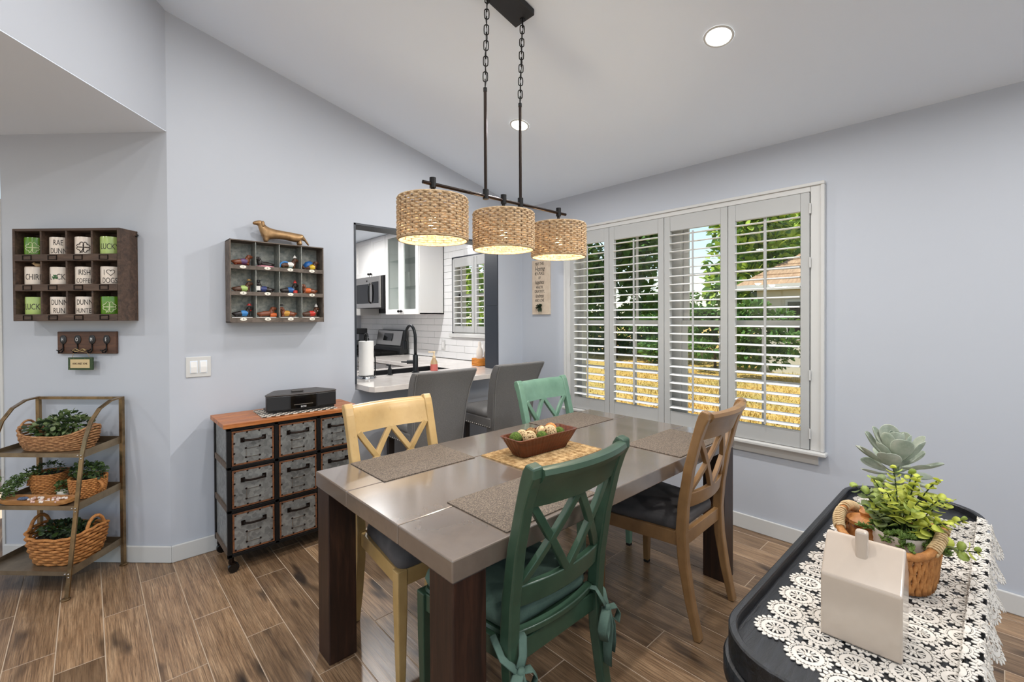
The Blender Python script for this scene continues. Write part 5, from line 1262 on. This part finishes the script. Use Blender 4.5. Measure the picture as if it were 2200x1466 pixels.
def rib_pot(name,label,loc,r,h,mat):
    t = thing(name,label,'plant',loc)
    pr = [(r*.78,0)]+[(r*(.80+.20*k/16)+(.0008 if k % 2 else -.0006),h*(k+.5)/17) for k in range(17)]+[(r,h),(r*.93,h),(r*.90,h*.84),(.001,h*.84)]
    MB().lathe(pr,32).build('pot',mat,t,smooth='auto'); MB().lathe([(.001,h*.855),(r*.89,h*.855)],24,caps=False).build('soil','soil',t)
    return t
# juniper-like succulent in the front pot + eucalyptus
t = rib_pot('potted_eucalyptus','bright green eucalyptus and juniper spray in a ribbed white pot',(1.482,.170,TF+.0135),.056,.115,'pot_ribbed')
leafm('juniper',(84,112,44),(128,152,74)); leafm('euca_lime',(196,204,70),(220,224,116)); leafm('euca_green',(156,176,78),(186,200,112)); leafm('euca_grey',(128,146,92),(160,170,118))
rr = random.Random(12); jm = MB(); stm = MB()
for k in range(46):
    a = rr.uniform(0,6.28); el = rr.uniform(.35,1.1); ln_ = rr.uniform(.05,.095)
    d = Vector((math.cos(a)*math.cos(el),math.sin(a)*math.cos(el),math.sin(el)*.75)); p0 = Vector((rr.uniform(-.02,.02),rr.uniform(-.02,.02),.095))
    for j in range(10):
        u = .35+.65*j/9; p = p0+d*ln_*u+Vector((0,0,-.25*ln_*u*u))
        for q in range(4):
            s_ = Vector((rr.gauss(0,1),rr.gauss(0,1),rr.gauss(.3,.7))).normalized(); dd = (d*1.1+s_*.8).normalized(); tip = p+dd*.013
            jm.tube([p,p.lerp(tip,.6),tip],[.0026,.0024,.0008],4)
jm.build('juniper_sprays','juniper',t,smooth=True)['kind'] = 'stuff'
lvs = []
for i,mt in enumerate(('euca_lime','euca_green','euca_grey')):
    mb = MB(); n = 10; L, Wd = .031, .028
    ring = [(Wd/2*math.sin(2*PI*k/n),L/2-L/2*math.cos(2*PI*k/n),.0022*math.cos(4*PI*k/n)) for k in range(n)]
    mb.add([(0,L*.5,-.0015)]+ring,[(0,1+k,1+(k+1) % n) for k in range(n)])
    o = mb.build('leaf',mt,t,smooth=True); md = o.modifiers.new('thick','SOLIDIFY'); md.thickness = .0007; lvs.append([o,False])
def leaf(i, p, d, s, roll):
    o, used = lvs[i]
    if used: o = inst(o,t)
    lvs[i][1] = True
    o.matrix_local = Matrix.Translation(p) @ rotm(d,roll) @ Matrix.Scale(s,4)
stems = [((-.02,.05,.235),1),((.01,.015,.265),0),((.02,-.03,.25),0),((-.03,.085,.21),1),((.0,-.075,.215),0),((.03,-.11,.165),0),((-.02,-.135,.118),1),((-.05,.02,.22),0),((-.05,-.04,.215),0),((.05,.05,.22),1),((.06,-.015,.245),0),((-.055,.062,.175),2),((.07,.075,.17),2),((.02,-.065,.25),0),((-.045,-.085,.175),0),((.05,-.085,.20),0),((.075,.02,.20),1)]
for (ex,ey,ez),ty in stems:
    e_ = Vector((ex,ey,ez)); p0 = Vector((ex*.12,ey*.12,.098)); c_ = Vector((ex*.45,ey*.45,ez*.82)); pts = [p0*(1-u)**2+c_*2*u*(1-u)+e_*u*u for u in [k/10 for k in range(11)]]
    stm.tube(pts,.0014,4)
    for k in range(3,11):
        d = (pts[min(k+1,10)]-pts[k-1]).normalized(); side = d.cross(Vector((0,0,1)))
        side = (side if side.length > .1 else Vector((1,0,0))).normalized(); q = rr.uniform(0,6.28)
        for s in (-1,1):
            out = (Matrix.Rotation(q+k*1.57,3,d) @ side)*s; leaf(min(2,max(0,ty+rr.choice((-1,0,0,0,1)))),pts[k],(out+d*.45).normalized(),(1.15-.055*k)*rr.uniform(.8,1.15),rr.uniform(-.5,.5))
stm.build('stems','leaf_c',t,smooth=True)
# wooden lid dish in the basket
wood('olive_wood', [(.3,lin((168,100,48))),(.55,lin((200,136,76))),(.8,lin((222,168,112)))], (2,7,7), 6, .35, True, .1)
t = thing('wooden_sugar_pot','carved orange-brown wooden lidded pot in the wicker basket','pot',(1.535,.247,TF+.0135))
MB().lathe([(.03,0),(.042,.02),(.044,.06),(.036,.085),(.034,.088)],24).build('pot','olive_wood',t,smooth='auto'); MB().lathe([(.036,.088),(.046,.094),(.044,.102),(.02,.110),(.012,.112),(.016,.122),(.010,.130),(.001,.132)],24).build('lid','olive_wood',t,smooth='auto')
# large grey-green succulent in a pot at the back of the console
m, nt, b = nmat('lambs_ear'); f = noise(nt,coords(nt,(1,1,1),True),26,4,.6)
nt.links.new(ramp(nt,f,[(.3,lin((138,150,132))),(.55,lin((166,172,156))),(.8,lin((196,194,180)))]),b.inputs['Base Color']); b.inputs['Roughness'].default_value = .8
t = rib_pot('potted_succulent','pale grey-green broad-leaved succulent in a pot at the console end',(1.955,.235,TF+.004),.055,.10,'pot_ribbed')
mb = MB(); n = 12; ring = []
L, Wd = .105, .058
rows = [(0,.16),(.18,.34),(.42,.70),(.66,1.0),(.84,.92),(.95,.58),(1,.15)]
vs = []; fs = []
for u,w_ in rows:
    z = .10*L*math.sin(u*PI)*-1+.05*L*u
    vs += [(-Wd/2*w_,L*u,z+.010*w_),(-Wd/4*w_,L*u,z+.002),(0,L*u,z-.001),(Wd/4*w_,L*u,z+.002),(Wd/2*w_,L*u,z+.010*w_)]
for k in range(len(rows)-1):
    for j in range(4): a = 5*k+j; fs.append((a,a+1,a+6,a+5))
mb.add(vs,fs); lf = mb.build('leaf','lambs_ear',t,smooth=True); md = lf.modifiers.new('thick','SOLIDIFY'); md.thickness = .002; md = lf.modifiers.new('sub','SUBSURF'); md.levels = md.render_levels = 1
rr = random.Random(5); used = False
for ring_i,(cnt,el,hz,s0) in enumerate(((6,0,.150,1.0),(7,22,.172,1.05),(7,42,.188,1.05),(6,60,.200,.95),(4,76,.212,.75))):
    for k in range(cnt):
        a = 2*PI*(k+.5*(ring_i % 2))/cnt+rr.uniform(-.15,.15); e_ = R(el+rr.uniform(-9,9)); d = Vector((math.cos(a)*math.cos(e_),math.sin(a)*math.cos(e_),math.sin(e_)))
        o = inst(lf,t) if used else lf; used = True
        o.matrix_local = Matrix.Translation((.010*math.cos(a),.010*math.sin(a),hz-.01)) @ rotm(d,rr.uniform(-.25,.25)) @ Matrix.Scale(s0*rr.uniform(.85,1.1),4)
MB().cyl((0,0,.08),(0,0,.21),.011,10,.006).build('stem','leaf_d',t)

# ------------------------------------------------------------------ outside: lawn, hedge, trees, neighbour's house
m, nt, b = nmat('dry_lawn'); v = coords(nt,(1,1,1)); f = noise(nt,v,.35,4,.6); g = noise(nt,v,9,6,.7)
nt.links.new(mixc(nt,ramp(nt,g,[(.3,(0,0,0,1)),(.75,(.7,.7,.7,1))]),ramp(nt,f,[(.35,lin((206,164,84))),(.55,lin((176,150,76))),(.72,lin((122,132,64)))]),lin((232,196,118))),b.inputs['Base Color']); b.inputs['Roughness'].default_value = 1
bump(nt,b,g,.6,.05)
o = MB().box(3.37,70,-40,60,-.9,-.30).build('ground','dry_lawn'); struct(o)
M('bounce_ground',(206,203,198),.8); o = MB().box(-40,3.37,-60,-3.61,-.9,-.06).build('bounce_ground','bounce_ground'); struct(o)  # unseen pale ground added behind the camera to bounce light onto the ceiling
rr = random.Random(2); gm = MB()
for k in range(9000):
    x = 7+abs(rr.gauss(0,1))*5.5; y = rr.uniform(.35,.75)*x+rr.gauss(0,1.2)-1.0; h = rr.uniform(.03,.09); a = rr.uniform(0,6.28); dx, dy = math.cos(a)*.012, math.sin(a)*.012
    gm.add([(x-dx,y-dy,-.301),(x+dx,y+dy,-.301),(x+rr.gauss(0,.02),y+rr.gauss(0,.02),-.30+h)],[(0,1,2)])
o = gm.build('grass_tufts','dry_lawn'); o['kind'] = 'stuff'; o['label'] = 'dry golden grass blades on the lawn outside'; o['category'] = 'grass'
leafm('tree_dark',(68,104,42),(108,146,60),.7); leafm('tree_bright',(150,184,58),(196,216,98),.7); leafm('hedge_green',(62,108,48),(104,146,70),.7)
M('bark',(92,76,62),.9,bmp=(14,.8,.05))
def tree(label, loc, h, crown, mats, n, L, seed, trunk=.14, group='trees outside the window'):
    t = thing('tree',label,'tree',loc,0,group); rr = random.Random(seed)
    MB().tube([(0,0,-.1),(.05,.02,h*.25),(-.04,.05,h*.5),(.0,0,h*.8)],[trunk,trunk*.8,trunk*.6,trunk*.25],10).build('trunk','bark',t,smooth=True)
    bl = []
    for k in range(crown[3]):
        a = rr.uniform(0,6.28); q = rr.uniform(.25,.85); z = rr.uniform(-.75,.9); w = math.sqrt(max(.05,1-z*z*.8))
        bl.append(((crown[0]*q*w*math.cos(a),crown[0]*q*w*math.sin(a),crown[2]+crown[1]*z),(crown[0]*.38,crown[0]*.38,crown[1]*.30),n/crown[3]))
    foliage(t,bl,L,L*.62,mats,0,seed+1,'foliage',.3)
    return t
G = -.30
tree('tall leafy green tree seen through the right shutter, above the tan roof',(26,7.2,G),9.5,(3.9,3.7,6.0,30),['tree_dark','tree_bright','tree_bright'],6000,.38,31,.2)
tree('bright green tree beside the blue sky gap in the second shutter',(17,6.2,G),6.6,(1.8,2.5,4.0,20),['tree_bright','tree_dark'],3200,.28,41)
tree('dark green tree behind the third shutter panel',(16,11.0,G),7.0,(2.2,2.8,3.7,24),['tree_dark','tree_dark','hedge_green'],5200,.30,51,.18)
tree('dark green tree at the far left of the dining window',(15,14.0,G),7.0,(2.8,3.0,3.5,26),['tree_dark','hedge_green'],5600,.30,61,.18)
tree('leafy tree seen through the kitchen window shutters',(9.0,12.6,G),5.0,(2.2,2.2,2.9,22),['tree_bright','tree_dark'],3000,.24,71,.15)
tree('round bush in front of the tan roofed house',(13.2,4.3,G),1.9,(1.0,.85,1.15,14),['hedge_green','tree_dark'],2600,.15,81,.05)
tree('clipped dark bush left of the tan roofed house',(14.6,6.2,G),1.9,(1.1,.85,1.05,14),['hedge_green','tree_dark'],2400,.16,91,.05)
tree('low hedge bush behind the middle shutters',(15.8,8.6,G),1.8,(1.5,.8,.9,16),['tree_dark','hedge_green'],2600,.16,95,.05)
tree('broad dark hedge at the far left behind the shutters',(18.5,13.0,G),1.9,(2.2,.9,1.0,20),['tree_dark','hedge_green'],3600,.2,97,.05)
tree('tall dark hedge behind the third shutter',(20,10.6,G),2.6,(2.0,1.3,1.4,20),['tree_dark','hedge_green'],3600,.2,99,.05)
# neighbour's house
M('stucco_n',(206,200,188),.8); wood('shingle', [(.3,lin((150,120,96))),(.6,lin((190,158,128))),(.85,lin((212,184,156)))], (1,6,1), 2, .85, False, .4)
t = thing('neighbour_house','neighbouring house with tan shingled hip roof behind the bushes','house',(18.5,2.6,G),world=True)
MB().box(15.3,22,-2.5,5.2,G,2.25).build('walls','stucco_n',t)
ez = 2.35; x0,x1,y0,y1 = 14.9,22.4,-2.9,5.75; zr = 4.7
rf = MB(); rf.add([(x0,y0,ez),(x1,y0,ez),(x1,y1,ez),(x0,y1,ez),(x0+3.7,y0+3.7,zr),(x0+3.7,y1-3.2,zr)],[(0,1,4),(1,2,5,4),(2,3,5),(3,0,4,5),(0,3,2,1)]); rf.build('roof','shingle',t)
mb = MB()
for k in range(1,14):
    u = k/14
    mb.bar((x0+3.7*u,y0+3.7*u,ez+(zr-ez)*u+.012),(x0+3.7*u,y1-3.2*u,ez+(zr-ez)*u+.012),.03,.022)
mb.build('shingle_courses','shingle',t)
MB().box(x0-.06,x0+.02,y0,y1,ez-.16,ez+.01).build('gutter','white_trim',t)
for y in (.6,3.4): w_ = MB().box(15.26,15.31,y,y+1.0,.7,1.9).build('window_frame','white_trim',t); MB().box(15.24,15.27,y+.07,y+.93,.77,1.83).build('window_pane','glass_black',w_)
# unseen eave added over the windows to block sun, low garden rail further out
struct(MB().box(3.30,3.95,-3.6,7.0,2.62,2.72).build('sun_block_eave','white_trim'))
for o in bpy.data.objects:
    if '_loc' in o: del o['_loc']
